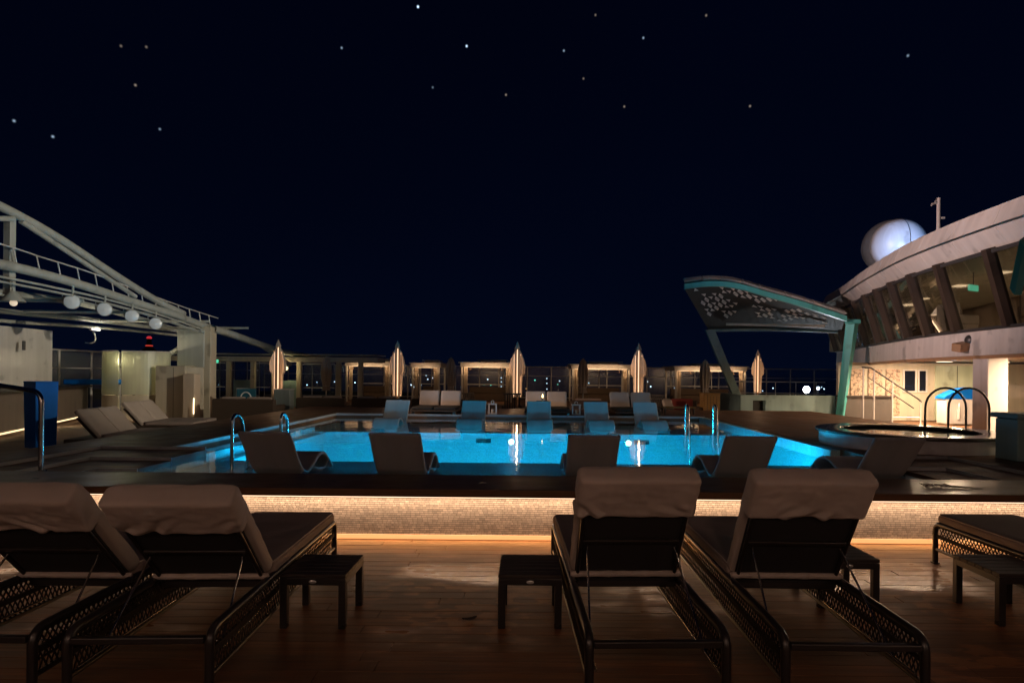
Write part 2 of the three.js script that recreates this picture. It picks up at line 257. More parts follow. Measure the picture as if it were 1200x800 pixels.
// ---------------------------------------------------------------- sea, shore, decks
structure('sea', 'dark night sea reaching to the horizon', new THREE.PlaneGeometry(8000, 5000).rotateX(-Math.PI / 2).translate(0, -26, -1500), M.sea);
structure('shore', 'low dark strip of land across the sea', solid(Array.from({ length: 60 }, (_, i) => { const x = -900 + i * 30, y = -19 + 6 * perlin.noise(i * 0.35, 3.1, 0); return [[x, -27, -640], [x, y, -650], [x, y - 1, -700], [x, -27, -720]]; })), M.shore);
structure('main_deck', 'wide timber deck of the ship around the pool', [span(-17, 20, -0.3, -0.02, 7, -6.6), span(-17, -5.0, -0.3, -0.02, -6.6, -16.5), span(4.77, 20, -0.3, -0.02, -6.6, -16.5), span(-17, 20, -0.3, -0.02, -16.5, -40)], M.deck);
structure('hull', 'ship side below the deck', [span(-17.1, -17, -27, -0.31, 7.1, -40.1), span(20, 20.1, -27, -0.31, 7.1, -40.1), span(-17, 20, -27, -0.31, -40, -40.1), span(-17, 20, -27, -0.31, 7.1, 7)], M.white);

// foreground boards, each its own plank
{
  const d = structure('front_deck', 'brown timber boards in front of the tiled wall');
  const r = rng(5), mats = [];
  for (let i = 0; i < 6; i++) { const k = 0.82 + 0.36 * r(), w = 0.94 + 0.12 * r(); mats.push(mat(0.26 * k, 0.1 * k * w, 0.03 * k * w, 1, { map: deckTone, roughnessMap: deckRough, bumpMap: deckBump, bumpScale: 0.0016, specularIntensity: 0.8 })); }
  for (let row = 0; row * 0.12 < 6.9; row++) {
    const z = -5.93 + 0.06 + row * 0.12; if (z > 0.6) break;
    let x = -5.98 - r() * 0.6; const far = Math.abs(z) < 2.4;
    while (x < 6) { const L = (far ? 5 : 2.1) + r() * 1.2, x1 = Math.min(6, x + L), x0 = Math.max(-6, x); if (x1 - x0 > 0.1) { const g = rbox(x1 - x0 - 0.004, 0.03, 0.1175, (x0 + x1) / 2, -0.0155 + (r() - 0.5) * 0.0012, z, 0.0025); mesh('plank', g, mats[Math.floor(r() * 6)], d); } x += L; }
  }
  mesh('joist_bed', span(-6, 6, -0.045, -0.034, 0.6, -5.92), M.black, d);
}

// ---------------------------------------------------------------- pool terrace
const T = 0.5, WATER = 0.405;
{
  const w = thing('tiled_bench_wall', 'long low wall of pale stone mosaic with timber coping and glowing strips', 'wall');
  mesh('mosaic_face', span(-9, 9, 0.0, 0.424, -5.92, -6.06), M.mosaic, w);
  mesh('coping', [rbox(18, 0.074, 0.82, 0, 0.463, -6.24, 0.004)], M.coping, w);
  mesh('timber_edge', [rbox(18, 0.072, 0.026, 0, 0.463, -5.815, 0.006)], M.coping, w);
  mesh('light_strip', span(-9, 9, 0.416, 0.4245, -5.855, -5.835), glow(WARM, 2.2), w).userData.label = 'warm white strip light under the coping lip';
  mesh('light_strip', span(-9, 9, 0.004, 0.046, -5.9, -5.912), glow([1, 0.42, 0.12], 1.0), w).userData.label = 'amber strip light along the foot of the wall';
}
{
  const t = structure('pool_terrace', 'raised dark timber terrace around the pool');
  mesh('terrace_floor', [span(-6.9, -6.15, 0, T, -6.66, -19.5), span(-6.15, -5.1, 0, T, -8.85, -19.5), span(5.9, 9, 0, T, -6.66, -19.5), span(4.75, 5.9, 0, T, -8.6, -19.5), span(-5.1, 4.75, 0, T, -16.4, -19.5)], M.terrace, t);
  for (const s of [-1, 1]) {   // shallow entry steps at both near corners
    const X = s < 0 ? [6.15, 5.7, 5.1, 4.6] : [5.9, 5.3, 4.9, 4.75], D = s < 0 ? [8.85, 8.0, 7.3, 6.9] : [8.6, 7.75, 7.1, 6.8], m = (a, b, y, z0, z1) => (s < 0 ? span(-a, -b, 0.02, y, z0, z1) : span(b, a, 0.02, y, z0, z1));
    for (let i = 0; i < 3; i++) { const y = [0.465, 0.43, 0.37][i]; mesh('step', [m(X[i], X[i + 1], y, -6.66, -D[i]), m(X[i + 1], s < 0 ? 4.62 : 4.76, y, -D[i + 1], -D[i])], M.terrace, t); }
    for (let i = 0; i < 3; i++) { const y = [T, 0.465, 0.43][i]; mesh('step_nosing', [m(X[i] + 0.0, X[i] - 0.02, y + 0.006, -6.68, -D[i] + 0.02), m(X[i], s < 0 ? 4.62 : 4.78, y + 0.006, -D[i] + 0.022, -D[i])].map((g) => g), M.nosing, t); }
  }
  mesh('terrace_edge', [span(-5.1, 4.75, T - 0.05, T + 0.004, -16.37, -16.42), span(-5.14, -5.08, T - 0.05, T + 0.004, -8.9, -16.36)], M.nosing, t);
}
{
  const p = thing('swimming_pool', 'rectangular swimming pool lined with pale blue mosaic, lit blue from within', 'pool');
  mesh('basin_floor', span(-4.62, 4.76, -1.0, -0.8, -9.2, -14), M.tile, p);
  mesh('ledge', span(-4.62, 4.76, -1.0, 0.25, -6.64, -9.3), M.tile, p);
  mesh('ledge', span(-5.1, 4.76, -1.0, 0.25, -13.9, -16.45), M.tile, p);
  mesh('side_wall', [span(-4.8, -4.6, -1, 0.2, -9.3, -13.9)], M.tile, p);
  mesh('side_wall', [span(4.6, 4.78, -1, T - 0.01, -9.3, -16.4)], M.tile, p);
  mesh('entry_step', [span(-5.1, -4.8, -1, 0.36, -8.85, -13.9)], M.tile, p);
  mesh('entry_step', [span(-4.801, -4.599, -1, 0.22, -8.85, -13.9)], M.tile, p);
  mesh('step_edge', [span(-4.83, -4.795, 0.36, 0.368, -8.86, -13.9)], M.nosing, p);
  for (const x of [-3, -0.35, 2.3]) { const l = mesh('pool_light', lathe([[0, 0.02], [0.045, 0.018], [0.06, 0.006], [0.065, 0]]).rotateX(Math.PI / 2).translate(x, 0.06, -13.87), glow([0.55, 0.95, 1], 5), p); mesh('rim', new THREE.TorusGeometry(0.075, 0.012, 8, 24).translate(x, 0.06, -13.88), M.steel, l); }
  for (const x of [-3.6, -1.2, 1.2, 3.6]) mesh('pool_light', lathe([[0, -0.02], [0.1, -0.018], [0.13, -0.006], [0.14, 0]]).rotateX(Math.PI / 2).translate(x, 0, -9.32), glow([0.3, 0.8, 1], 3), p);
  for (const x of [-0.98, 2.6]) mesh('inlet_grille', [rbox(0.34, 0.1, 0.02, x, 0.08, -13.885, 0.04)], M.black, p);
  const wtr = structure('water', 'still pool water glowing blue', [new THREE.PlaneGeometry(9.86, 9.76, 1, 1).rotateX(-Math.PI / 2).translate(-0.175, WATER, -11.52)], M.water);
  wtr.castShadow = false;
}

// ---------------------------------------------------------------- foreground sun loungers
const LR = 0.37, LW = 0.715, LL = 2.2;
function sunLounger(label, [x, z], turn, back, hinge, seed) {
  const t = thing('sun_lounger', label, 'sun lounger', [x, 0, z], turn, 'dark framed sun loungers facing the tiled wall'), hw = LW / 2, hl = LL / 2;
  for (const s of [-1, 1]) {
    const X = s * (hw - 0.024);
    mesh('side_frame', [polyTube(corner([V(X, 0.006, -hl), V(X, LR - 0.022, -hl), V(X, LR - 0.022, hl), V(X, 0.006, hl)], 0.085, 7), 0.023, 10), polyTube([V(X, 0.125, -hl), V(X, 0.125, hl)], 0.014, 8)], M.frame, t);
    const st = [], n = 58, r = rng(seed + s);
    for (let i = 0; i < n; i++) { const z0 = -hl + 0.05 + (LL - 0.1) * i / n, k = (LL - 0.1) / n; for (const d of [1, -1]) { st.push(bar(V(X + d * 0.006, 0.135, z0 + (d > 0 ? 0 : 2 * k)), V(X + d * 0.006, 0.228, z0 + (d > 0 ? 1.3 * k : 0.7 * k) + (r() - 0.5) * 0.006), 0.003, 0.0085), bar(V(X + d * 0.006, 0.252, z0 + (d > 0 ? 0 : 1.6 * k)), V(X + d * 0.006, LR - 0.035, z0 + (d > 0 ? 1.6 * k : 0) + (r() - 0.5) * 0.006), 0.003, 0.0085)); } }
    st.push(box(0.016, 0.03, LL - 0.05, X, 0.24, 0), box(0.02, 0.02, LL - 0.12, X, LR - 0.04, 0));
    mesh('woven_side', st, M.strand, t);
    mesh('foot_cap', [rbox(0.052, 0.014, 0.052, X, 0.007, -hl, 0.004), rbox(0.052, 0.014, 0.052, X, 0.007, hl, 0.004)], M.black, t);
  }
  mesh('cross_bar', [rbox(LW - 0.09, 0.035, 0.035, 0, LR - 0.065, hl, 0.008)], M.frame, t);
  mesh('cross_bar', [rbox(LW - 0.09, 0.035, 0.035, 0, LR - 0.035, -hl, 0.008)], M.frame, t);
  mesh('cross_bar', [rbox(LW - 0.06, 0.05, 0.03, 0, LR - 0.065, hinge - 0.02, 0.008)], M.frame, t);
  mesh('adjusting_rail', [rod(V(-hw + 0.06, 0.17, hinge - 0.1), V(-hw + 0.06, 0.17, hl - 0.02), 0.007), rod(V(hw - 0.06, 0.17, hinge - 0.1), V(hw - 0.06, 0.17, hl - 0.02), 0.007), rod(V(-hw + 0.06, 0.17, hl - 0.3), V(hw - 0.06, 0.17, hl - 0.3), 0.006)], M.steel, t);
  const bed = mesh('seat_panel', [span(-hw + 0.04, hw - 0.04, LR - 0.05, LR - 0.032, -hl + 0.03, hinge)], M.mesh, t);
  mesh('slat', Array.from({ length: 6 }, (_, i) => box(LW - 0.1, 0.016, 0.05, 0, LR - 0.058, -hl + 0.2 + i * 0.2)), M.frame, bed);
  const ml = hinge + hl - 0.03, wr = (q, n) => 0.006 * perlin.noise(q.x * 7 + seed, q.y * 9, q.z * 7) + 0.003 * perlin.noise(q.x * 22, q.y * 20 + seed, q.z * 22);
  mesh('mattress', soft(LW - 0.03, 0.095, ml, 0.035, 16, 4, 36, wr).translate(0, LR + 0.015, -hl + 0.02 + ml / 2), M.mattress, t);
  const mz0 = -hl + 0.03, mz1 = mz0 + ml - 0.02, mx = hw - 0.03; mesh('piping', polyTube(corner([V(0, LR + 0.056, mz0), V(mx, LR + 0.056, mz0), V(mx, LR + 0.056, mz1), V(-mx, LR + 0.056, mz1), V(-mx, LR + 0.056, mz0), V(0, LR + 0.056, mz0)], 0.04), 0.006, 6), M.cushion, t);
  // back: local +y runs up the backrest, +z points behind it
  const b = new THREE.Group(); b.name = 'backrest'; b.position.set(0, LR - 0.02, hinge); b.rotation.x = back; t.add(b);
  const BL = 0.785, bw = LW - 0.06;
  mesh('back_panel', [rbox(bw - 0.03, BL - 0.03, 0.016, 0, BL / 2, 0.012, 0.006)], M.mesh, b);
  mesh('back_frame', [polyTube(corner([V(-bw / 2 + 0.03, 0.0, 0.03), V(-bw / 2 + 0.03, BL - 0.04, 0.03), V(bw / 2 - 0.03, BL - 0.04, 0.03), V(bw / 2 - 0.03, 0, 0.03)], 0.06), 0.012, 8), rbox(bw - 0.08, 0.03, 0.02, 0, 0.33, 0.03, 0.006)], M.frame, b);
  mesh('back_cushion', soft(bw + 0.02, BL + 0.01, 0.1, 0.04, 20, 24, 5, wr).translate(0, BL / 2 + 0.02, -0.052), M.cushion, b);
  const fold = (q, n) => { const low = smooth(0.06, -0.15, q.y), e = q.x * 3 + seed; return 0.015 * low * Math.sin((q.x * 34 + q.y * (seed % 2 ? 46 : -46)) + 5 * perlin.noise(q.x * 5 + seed, q.y * 6, 1)) * smooth(-0.1, 0.4, perlin.noise(e, q.y * 2, 3) + 0.15) + 0.007 * perlin.noise(q.x * 6 + seed, q.y * 9, 2) + 0.004 * perlin.noise(q.x * 19, q.y * 23 + seed, 5); };
  mesh('cushion_hood', soft(bw + 0.03, 0.285, 0.13, 0.03, 80, 48, 6, fold).translate(0, BL - 0.112, -0.012), M.cushion, b).userData.label = 'cloth pocket pulled over the top of the back';
  mesh('strap', soft(bw + 0.03, 0.036, 0.034, 0.015, 40, 4, 4, (q) => 0.004 * perlin.noise(q.x * 14 + seed, q.y * 9, 2)).translate(0, 0.055, 0.03), M.cushion, b);
  // stays down to the adjusting rails
  const top = (s) => V(s * (bw / 2 - 0.07), 0.3, 0.04).applyEuler(new THREE.Euler(back, 0, 0)).add(V(0, LR - 0.02, hinge));
  for (const s of [-1, 1]) mesh('stay', [rod(top(s), V(s * (hw - 0.06), 0.175, hl - 0.2), 0.006, 8)], M.steel, t);
  return t;
}
sunLounger('sun lounger with back lowered to a slant and no table touching its sides', [-2.7, -4.05], 0.0, 0.74, 0.31, 3);
sunLounger('sun lounger with back lowered to a slant, small dark table against its open side', [-1.9, -4.05], 0.04, 0.75, 0.31, 12);
sunLounger('sun lounger with steep back, small badged table between it and the bare floor', [0.605, -4.06], 0.035, 0.54, 0.24, 7);
sunLounger('sun lounger with steep back beside the wet patch of boards, table at its foot side', [1.6, -4.05], -0.01, 0.54, 0.24, 22);
sunLounger('sun lounger beyond the wet patch, foot end towards the tiled wall', [3.87, -4.2], 0, 0.6, 0.24, 31);

// side tables
function sideTable(label, x0, x1, z0, z1) {
  const t = thing('side_table', label, 'side table', [(x0 + x1) / 2, 0, (z0 + z1) / 2], 0, 'small dark slatted side tables'), w = x1 - x0, d = Math.abs(z1 - z0), h = 0.34;
  for (const [a, b] of [[-1, -1], [1, -1], [-1, 1], [1, 1]]) mesh('leg', rbox(0.045, h - 0.03, 0.045, a * (w / 2 - 0.0225), (h - 0.03) / 2, b * (d / 2 - 0.0225), 0.005), M.frame, t);
  mesh('apron', [rbox(w - 0.002, 0.045, 0.02, 0, h - 0.045, d / 2 - 0.011, 0.004), rbox(w - 0.002, 0.045, 0.02, 0, h - 0.045, -d / 2 + 0.011, 0.004), rbox(0.02, 0.045, d - 0.044, w / 2 - 0.011, h - 0.045, 0, 0.004), rbox(0.02, 0.045, d - 0.044, -w / 2 + 0.011, h - 0.045, 0, 0.004)], M.frame, t);
  for (let i = 0; i < 6; i++) { const k = d / 6; mesh('slat', rbox(w, 0.022, k - 0.006, 0, h - 0.011, -d / 2 + k * (i + 0.5), 0.004), M.table, t); }
  mesh('badge', [lathe([[0, 0.004], [0.02, 0.003], [0.024, 0]], 20).rotateX(Math.PI / 2).scale(1, 0.45, 1).translate(0, h - 0.045, d / 2 + 0.001)], M.badge, t);
}
sideTable('dark side table against the slanted lounger, beside the bare stretch of floor', -1.53, -1.12, -3.82, -4.25);
sideTable('dark side table with oval badge, against the long side of a steep backed lounger', -0.17, 0.23, -3.85, -4.29);
sideTable('dark side table mostly hidden behind a steep lounger back, by the wet boards', 2.03, 2.45, -4.24, -4.68);
sideTable('dark side table standing against the lounger beyond the wet boards', 3.06, 3.46, -3.96, -4.4);

// a crumpled towel left on the coping, a dead leaf on the boards
{
  const r = rng(4), g = new THREE.PlaneGeometry(0.56, 0.13, 70, 18).rotateX(-Math.PI / 2), p = g.attributes.position;
  for (let i = 0; i < p.count; i++) { const x = p.getX(i), z = p.getZ(i), k = smooth(0.3, -0.15, x); p.setXYZ(i, x, 0.006 + 0.03 * k * Math.abs(perlin.noise(x * 13, z * 26, 2)) + 0.022 * k * Math.abs(perlin.noise(x * 31, z * 40, 7)), z * (0.25 + 0.75 * k) + 0.03 * Math.sin(x * 9)); }
  g.computeVertexNormals(); const t = thing('crumpled_towel', 'crumpled pale towel lying on the timber coping', 'towel', [4.28, T, -6.16], -0.1); mesh('cloth', g, mat(0.6, 0.55, 0.5, 0.95, { map: clothTone }), t);
  const lf = thing('fallen_leaf', 'small dark curled leaf lying on the boards', 'leaf', [-0.36, 0.002, -3.98], 0.4), lg = new THREE.PlaneGeometry(0.1, 0.05, 12, 6).rotateX(-Math.PI / 2), lp = lg.attributes.position;
  for (let i = 0; i < lp.count; i++) { const x = lp.getX(i) / 0.05, z = lp.getZ(i); lp.setXYZ(i, x * 0.05, 0.004 + 0.012 * x * x + z * z * 8, z * Math.sqrt(Math.max(0.02, 1 - x * x))); } lg.computeVertexNormals(); mesh('blade', lg, mat(0.03, 0.015, 0.008, 0.9), lf);
}

// ---------------------------------------------------------------- moulded pool loungers
function poolLounger(label, x, z, turn, group) {
  const t = thing('pool_lounger', label, 'pool lounger', [x, 0.25, z], turn, group);   // back end at the origin, feet towards -z
  mesh('shell', ribbon([[0.02, 0.64], [-0.1, 0.5], [-0.26, 0.3], [-0.42, 0.15], [-0.58, 0.1], [-0.78, 0.16], [-1.02, 0.255], [-1.22, 0.25], [-1.42, 0.13], [-1.56, 0.03]], 0.56, 0.045, 60), M.shell, t);
  for (const s of [-1, 1]) mesh('rolled_edge', polyTube(new THREE.CatmullRomCurve3([[0.02, 0.64], [-0.1, 0.5], [-0.26, 0.3], [-0.42, 0.15], [-0.58, 0.1], [-0.78, 0.16], [-1.02, 0.255], [-1.22, 0.25], [-1.42, 0.13], [-1.56, 0.03]].map(([a, b]) => V(s * 0.28, b, a))).getPoints(50), 0.026, 8), M.shell, t);
  mesh('foot_block', [rbox(0.5, 0.09, 0.2, 0, 0.045, -0.58, 0.03), rbox(0.5, 0.05, 0.1, 0, 0.025, -0.36, 0.02)], M.shell, t);
  return t;
}
const gn = 'pool loungers on the shallow ledge along the coping', gf = 'pool loungers on the shallow ledge facing the coping';
poolLounger('moulded lounger in shallow water, seen from behind, beside the curved grab rails', -3.04, -7.12, 0, gn);
poolLounger('moulded lounger in shallow water, seen from behind, second from the curved grab rails', -1.53, -7.12, 0, gn);
poolLounger('moulded lounger in shallow water, seen from behind, third from the curved grab rails', 0.78, -7.12, 0, gn);
poolLounger('moulded lounger in shallow water, seen from behind, fourth from the curved grab rails', 2.6, -7.12, 0, gn);
poolLounger('moulded lounger in shallow water, seen from behind, in front of the round tub', 4.32, -7.12, 0.03, gn);
[[-3.28, 'beside the empty end of the far ledge'], [-1.34, 'before the deck chair and lantern'], [0.3, 'before the candle'], [1.74, 'before the gap between two double daybeds'], [2.98, 'nearest the straight ladder rails']].forEach(([x, w]) => poolLounger('blue lit moulded lounger across the pool, ' + w, x, -15.6, Math.PI, gf));

// ---------------------------------------------------------------- rails at the pool
function railLoop(name, label, pts, r, group) { const t = thing(name, label, 'handrail', [0, 0, 0], 0, group); mesh('tube', polyTube(corner(pts.map((p) => V(...p)), 0.13, 9), r, 12), M.steel, t); const n = pts.length - 1; mesh('base_plate', [0, n].map((i) => lathe([[0, 0.012], [r * 2.1, 0.01], [r * 2.3, 0]], 20).translate(...pts[i])), M.steel, t); }
railLoop('grab_rail', 'curved steel grab rail rising in front of the lounger side', [[-3.84, 0.25, -8], [-3.84, 1.04, -8.0], [-3.84, 1.0, -8.25], [-3.84, 0.25, -8.5]], 0.022, 'curved grab rails by the entry steps');
railLoop('grab_rail', 'curved steel grab rail rising behind the lounger back', [[-3.72, 0.2, -9.28], [-3.72, 0.98, -9.28], [-3.72, 0.94, -9.5], [-3.72, -0.8, -9.75]], 0.022, 'curved grab rails by the entry steps');
railLoop('grab_rail', 'blue lit ladder rail across the pool, the one beside the lounger', [[3.6, 0.25, -13.95], [3.6, 0.95, -13.95], [3.6, 0.92, -13.7], [3.6, -0.8, -13.45]], 0.024, 'ladder rails across the pool');
railLoop('grab_rail', 'blue lit ladder rail across the pool, the one nearer the tub', [[4.23, 0.25, -13.95], [4.23, 0.95, -13.95], [4.23, 0.92, -13.7], [4.23, -0.8, -13.45]], 0.024, 'ladder rails across the pool');
railLoop('tall_handrail', 'tall bowed steel handrail at the corner steps opposite the tub', [[-5.42, 0.465, -6.85], [-5.42, 1.5, -6.85], [-6.75, 1.52, -7.0], [-6.85, 0.5, -7.0]].map((p, i) => (i === 1 ? [-5.42, 1.35, -6.85] : p)), 0.026);
for (const [x, w] of [[7.2, 'arched steel handrail behind the tub, farther from the cabinet'], [7.62, 'arched steel handrail behind the tub, nearer the cabinet']]) {
  const t = thing('arched_handrail', w, 'handrail', [0, 0, 0], 0, 'arched handrails of the tub'), pts = [V(x, T, -11.1), V(x, 1.05, -11.1)]; for (let i = 1; i < 12; i++) { const a = Math.PI * (1 - i / 12); pts.push(V(x + 0.37 + 0.37 * Math.cos(a), 1.05 + 0.37 * Math.sin(a), -11.1)); } pts.push(V(x + 0.74, 1.05, -11.1), V(x + 0.74, T, -11.1));
  mesh('tube', polyTube(pts, 0.02, 10), M.darkSteel, t); mesh('base_plate', [lathe([[0, 0.012], [0.05, 0.01], [0.055, 0]], 16).translate(x, T, -11.1), lathe([[0, 0.012], [0.05, 0.01], [0.055, 0]], 16).translate(x + 0.74, T, -11.1)], M.darkSteel, t);
}
// ---------------------------------------------------------------- round tub and its cabinet
{
  const t = thing('hot_tub', 'round raised hot tub with wet flat rim at the pool edge', 'hot tub', [6.2, T, -10]);
  mesh('drum', lathe([[1.3, -0.3], [1.31, 0.2], [1.02, 0.2], [1.0, -0.3]], 64), mat(0.72, 0.7, 0.68, 0.5, { map: grime }), t);
  mesh('rim', lathe([[1.36, 0.2], [1.37, 0.235], [1.35, 0.25], [1.0, 0.25], [0.985, 0.235], [0.985, 0.2], [1.36, 0.2]], 64), mat(0.1, 0.085, 0.075, 0.2, { map: grime, roughnessMap: roughBlotch }), t);
  mesh('tub_water', new THREE.CircleGeometry(0.99, 48).rotateX(-Math.PI / 2).translate(0, 0.2, 0), mat(0.02, 0.05, 0.06, 0.05, { bumpMap: ripple, bumpScale: 0.01 }), t);
}
{
  const t = thing('control_cabinet', 'square cabinet with rounded dark window standing beside the tub', 'cabinet', [6.88, T, -8.3]);
  mesh('body', [rbox(0.8, 0.56, 0.4, 0, 0.28, 0, 0.02)], mat(0.26, 0.42, 0.42, 0.5, { map: grime }), t);
  mesh('top', [rbox(0.88, 0.07, 0.48, 0, 0.6, 0, 0.015)], M.tealGrey, t);
  const w = mesh('window', [rbox(0.6, 0.4, 0.02, 0.04, 0.3, 0.2, 0.009)], M.black, t);
  mesh('frame', polyTube(corner([V(0.04, 0.5, 0.21), V(0.35, 0.5, 0.21), V(0.35, 0.1, 0.21), V(-0.27, 0.1, 0.21), V(-0.27, 0.5, 0.21), V(0.04, 0.5, 0.21)], 0.1), 0.014, 8), M.darkSteel, w);
}

// ---------------------------------------------------------------- bandstand with its canopy
{
  const t = thing('bandstand', 'grey bandstand counter with a square dark opening under the swept canopy', 'bandstand', [0, 0, 0]);
  mesh('counter', [span(7.9, 8.35, 0, 0.9, -22.7, -23), span(8.82, 11.4, 0, 0.9, -22.7, -23), span(8.35, 8.82, 0.7, 0.9, -22.7, -23), span(7.9, 8.1, 0, 0.9, -23, -26.5), span(8.1, 13.2, 0, 0.3, -23.4, -27.4)], M.tealGrey, t);
  mesh('opening', span(8.35, 8.82, 0.0, 0.7, -22.98, -23.02), M.black, t);  // black plate set behind the opening so its inside reads dark
  mesh('side_counter', [span(11.6, 13.3, 0, 0.86, -22.4, -22.9)], mat(0.09, 0.075, 0.065, 0.6, { map: grime }), t);
  mesh('counter_top', [rbox(1.86, 0.06, 0.66, 12.45, 0.89, -22.65, 0.01)], M.table, t);
  for (let i = 0; i < 3; i++) mesh('front_step', span(7.6 - i * 0.1, 11.3, 0.0 + 0.0, 0.12 - i * 0.035, -22.66 + i * 0.4, -22.26 + i * 0.4), M.terrace, t);
  for (let i = 0; i < 5; i++) mesh('rail_post', rod(V(9.2 + i * 0.9, 0.3, -27.2), V(9.2 + i * 0.9, 1.35, -27.2), 0.02), M.white, t);
  mesh('back_rail', [rod(V(9.2, 1.35, -27.2), V(13.2, 1.35, -27.2), 0.022), rod(V(9.2, 0.85, -27.2), V(13.2, 0.85, -27.2), 0.016)], M.white, t);
}
{
  const t = thing('swept_canopy', 'swept canopy roof with teal edge beams and punched ceiling over the bandstand', 'canopy', [0, 0, 0]);
  const F = [[5.6, 4.77], [6.46, 4.87], [7.38, 4.82], [8.6, 4.5], [9.83, 4.17], [11.4, 3.67]], R = [[7.95, 3.62], [9.0, 3.66], [10.1, 3.68], [11.3, 3.68], [12.5, 3.66], [13.8, 3.62]];
  const fc = new THREE.CatmullRomCurve3(F.map(([x, y]) => V(x, y, -22))), rc = new THREE.CatmullRomCurve3(R.map(([x, y]) => V(x, y, -27))), N = 20, fp = fc.getPoints(N), rp = rc.getPoints(N);
  mesh('front_beam', solid(fp.map((p) => [[p.x, p.y - 0.08, -22.08], [p.x, p.y - 0.08, -21.92], [p.x, p.y + 0.1, -21.92], [p.x, p.y + 0.1, -22.08]])), M.teal, t);
  mesh('rear_beam', solid(rp.map((p) => [[p.x, p.y - 0.1, -27.08], [p.x, p.y - 0.1, -26.92], [p.x, p.y + 0.1, -26.92], [p.x, p.y + 0.1, -27.08]])), M.tealGrey, t);
  for (let i = 0; i < 7; i++) { const a = Math.round(i * N / 7), b = Math.round((i + 1) * N / 7), rows = fp.slice(a, b + 1).map((p, k, l) => { const s = k === 0 ? 0.02 : k === l.length - 1 ? -0.02 : 0; return [[p.x + s, p.y + 0.16, -22.06], [p.x + s, p.y + 0.19, -21.85], [p.x + s, p.y + 0.33, -22.1], [p.x + s, p.y + 0.31, -22.3]]; }); mesh('fascia_panel', solid(rows), M.white, t); }
  mesh('roof_sheet', solid(fp.map((p, i) => [[p.x, p.y + 0.24, -22.1], [p.x, p.y + 0.29, -22.1], [rp[i].x, rp[i].y + 0.2, -27], [rp[i].x, rp[i].y + 0.14, -27]])), M.darkSteel, t);
  const ceil = mesh('ceiling', solid(fp.map((p, i) => [[p.x, p.y - 0.02, -22.1], [p.x, p.y + 0.01, -22.1], [rp[i].x, rp[i].y + 0.01, -27], [rp[i].x, rp[i].y - 0.02, -27]])), mat(0.05, 0.055, 0.05, 0.8, { map: grime }), t);
  const tri = [], r = rng(77);   // pale inlaid triangles in drifting rows
  for (let a = 0; a < 20; a++) for (let b = 0; b < 12; b++) {
    const s = 0.08 + a * 0.043, q = 0.03 + b * 0.062, d = perlin.noise(a * 0.21, b * 0.33, 4); if (d < 0.0 || q > 0.7 || r() < 0.12) continue;
    const p = fc.getPoint(Math.min(1, s)), e = rc.getPoint(Math.min(1, s)), at = (k, ds) => { const pp = fc.getPoint(Math.min(1, s + ds)), ee = rc.getPoint(Math.min(1, s + ds)); return pp.lerp(ee, q + k).add(V(0, -0.03, 0)); }, up = (a + b) % 2;
    const A = at(up ? 0 : 0.055, -0.02), B = at(up ? 0 : 0.055, 0.02), C = at(up ? 0.055 : 0, 0); const g = new THREE.BufferGeometry(); g.setAttribute('position', new THREE.Float32BufferAttribute([...A.toArray(), ...B.toArray(), ...C.toArray()], 3)); g.computeVertexNormals(); tri.push(g);
  }
  const inl = mesh('inlay', tri, mat(0.8, 0.8, 0.75, 0.85), ceil); inl.userData = { kind: 'stuff', label: 'pale triangles scattered over the dark ceiling' };
  mesh('cross_beam', [bar(V(8.4, 3.78, -26), V(11.9, 3.62, -24.6), 0.14, 0.1)], M.cream, t);
  mesh('leg', solid([0, 1].map((k) => { const x = k ? 8.0 : 9.4, y = k ? 3.6 : 0.3, w = k ? 0.2 : 0.17; return [[x - w, y, -27.1], [x + w, y, -27.1], [x + w, y, -26.9], [x - w, y, -26.9]]; })), M.tealGrey, t);
  mesh('leg', solid([0, 1].map((k) => { const x = k ? 11.85 : 11.4, y = k ? 3.62 : 0.0, w = k ? 0.24 : 0.16; return [[x - w, y, -22.4], [x - w * 0.2, y, -22.15], [x + w, y, -22.4], [x, y, -22.65]]; })), M.teal, t);
  mesh('bracket', [rbox(0.5, 0.16, 0.2, 11.75, 3.6, -22.2, 0.03)], M.teal, t);
}

// ---------------------------------------------------------------- curved deckhouse
const plan = new THREE.CatmullRomCurve3([[14.3, 28.4], [13.5, 25.4], [12.0, 20.6], [11.0, 16.6], [10.65, 13.2], [10.7, 9], [11.2, 5]].map(([x, d]) => V(x, 0, -d)));
const NP = 64, planP = plan.getSpacedPoints(NP), planN = planP.map((p, i) => { const a = planP[Math.max(0, i - 1)], b = planP[Math.min(NP, i + 1)], t = b.clone().sub(a).normalize(); return V(t.z, 0, -t.x).multiplyScalar(t.z > 0 ? -1 : 1); });
const off = (i, k, y) => [planP[i].x + planN[i].x * k, y, planP[i].z + planN[i].z * k];
const strip = (i0, i1, y0, y1, o0, o1, th) => solid(Array.from({ length: i1 - i0 + 1 }, (_, k) => { const i = i0 + k; return [off(i, o0 - th, y0), off(i, o0, y0), off(i, o1, y1), off(i, o1 - th, y1)]; }));
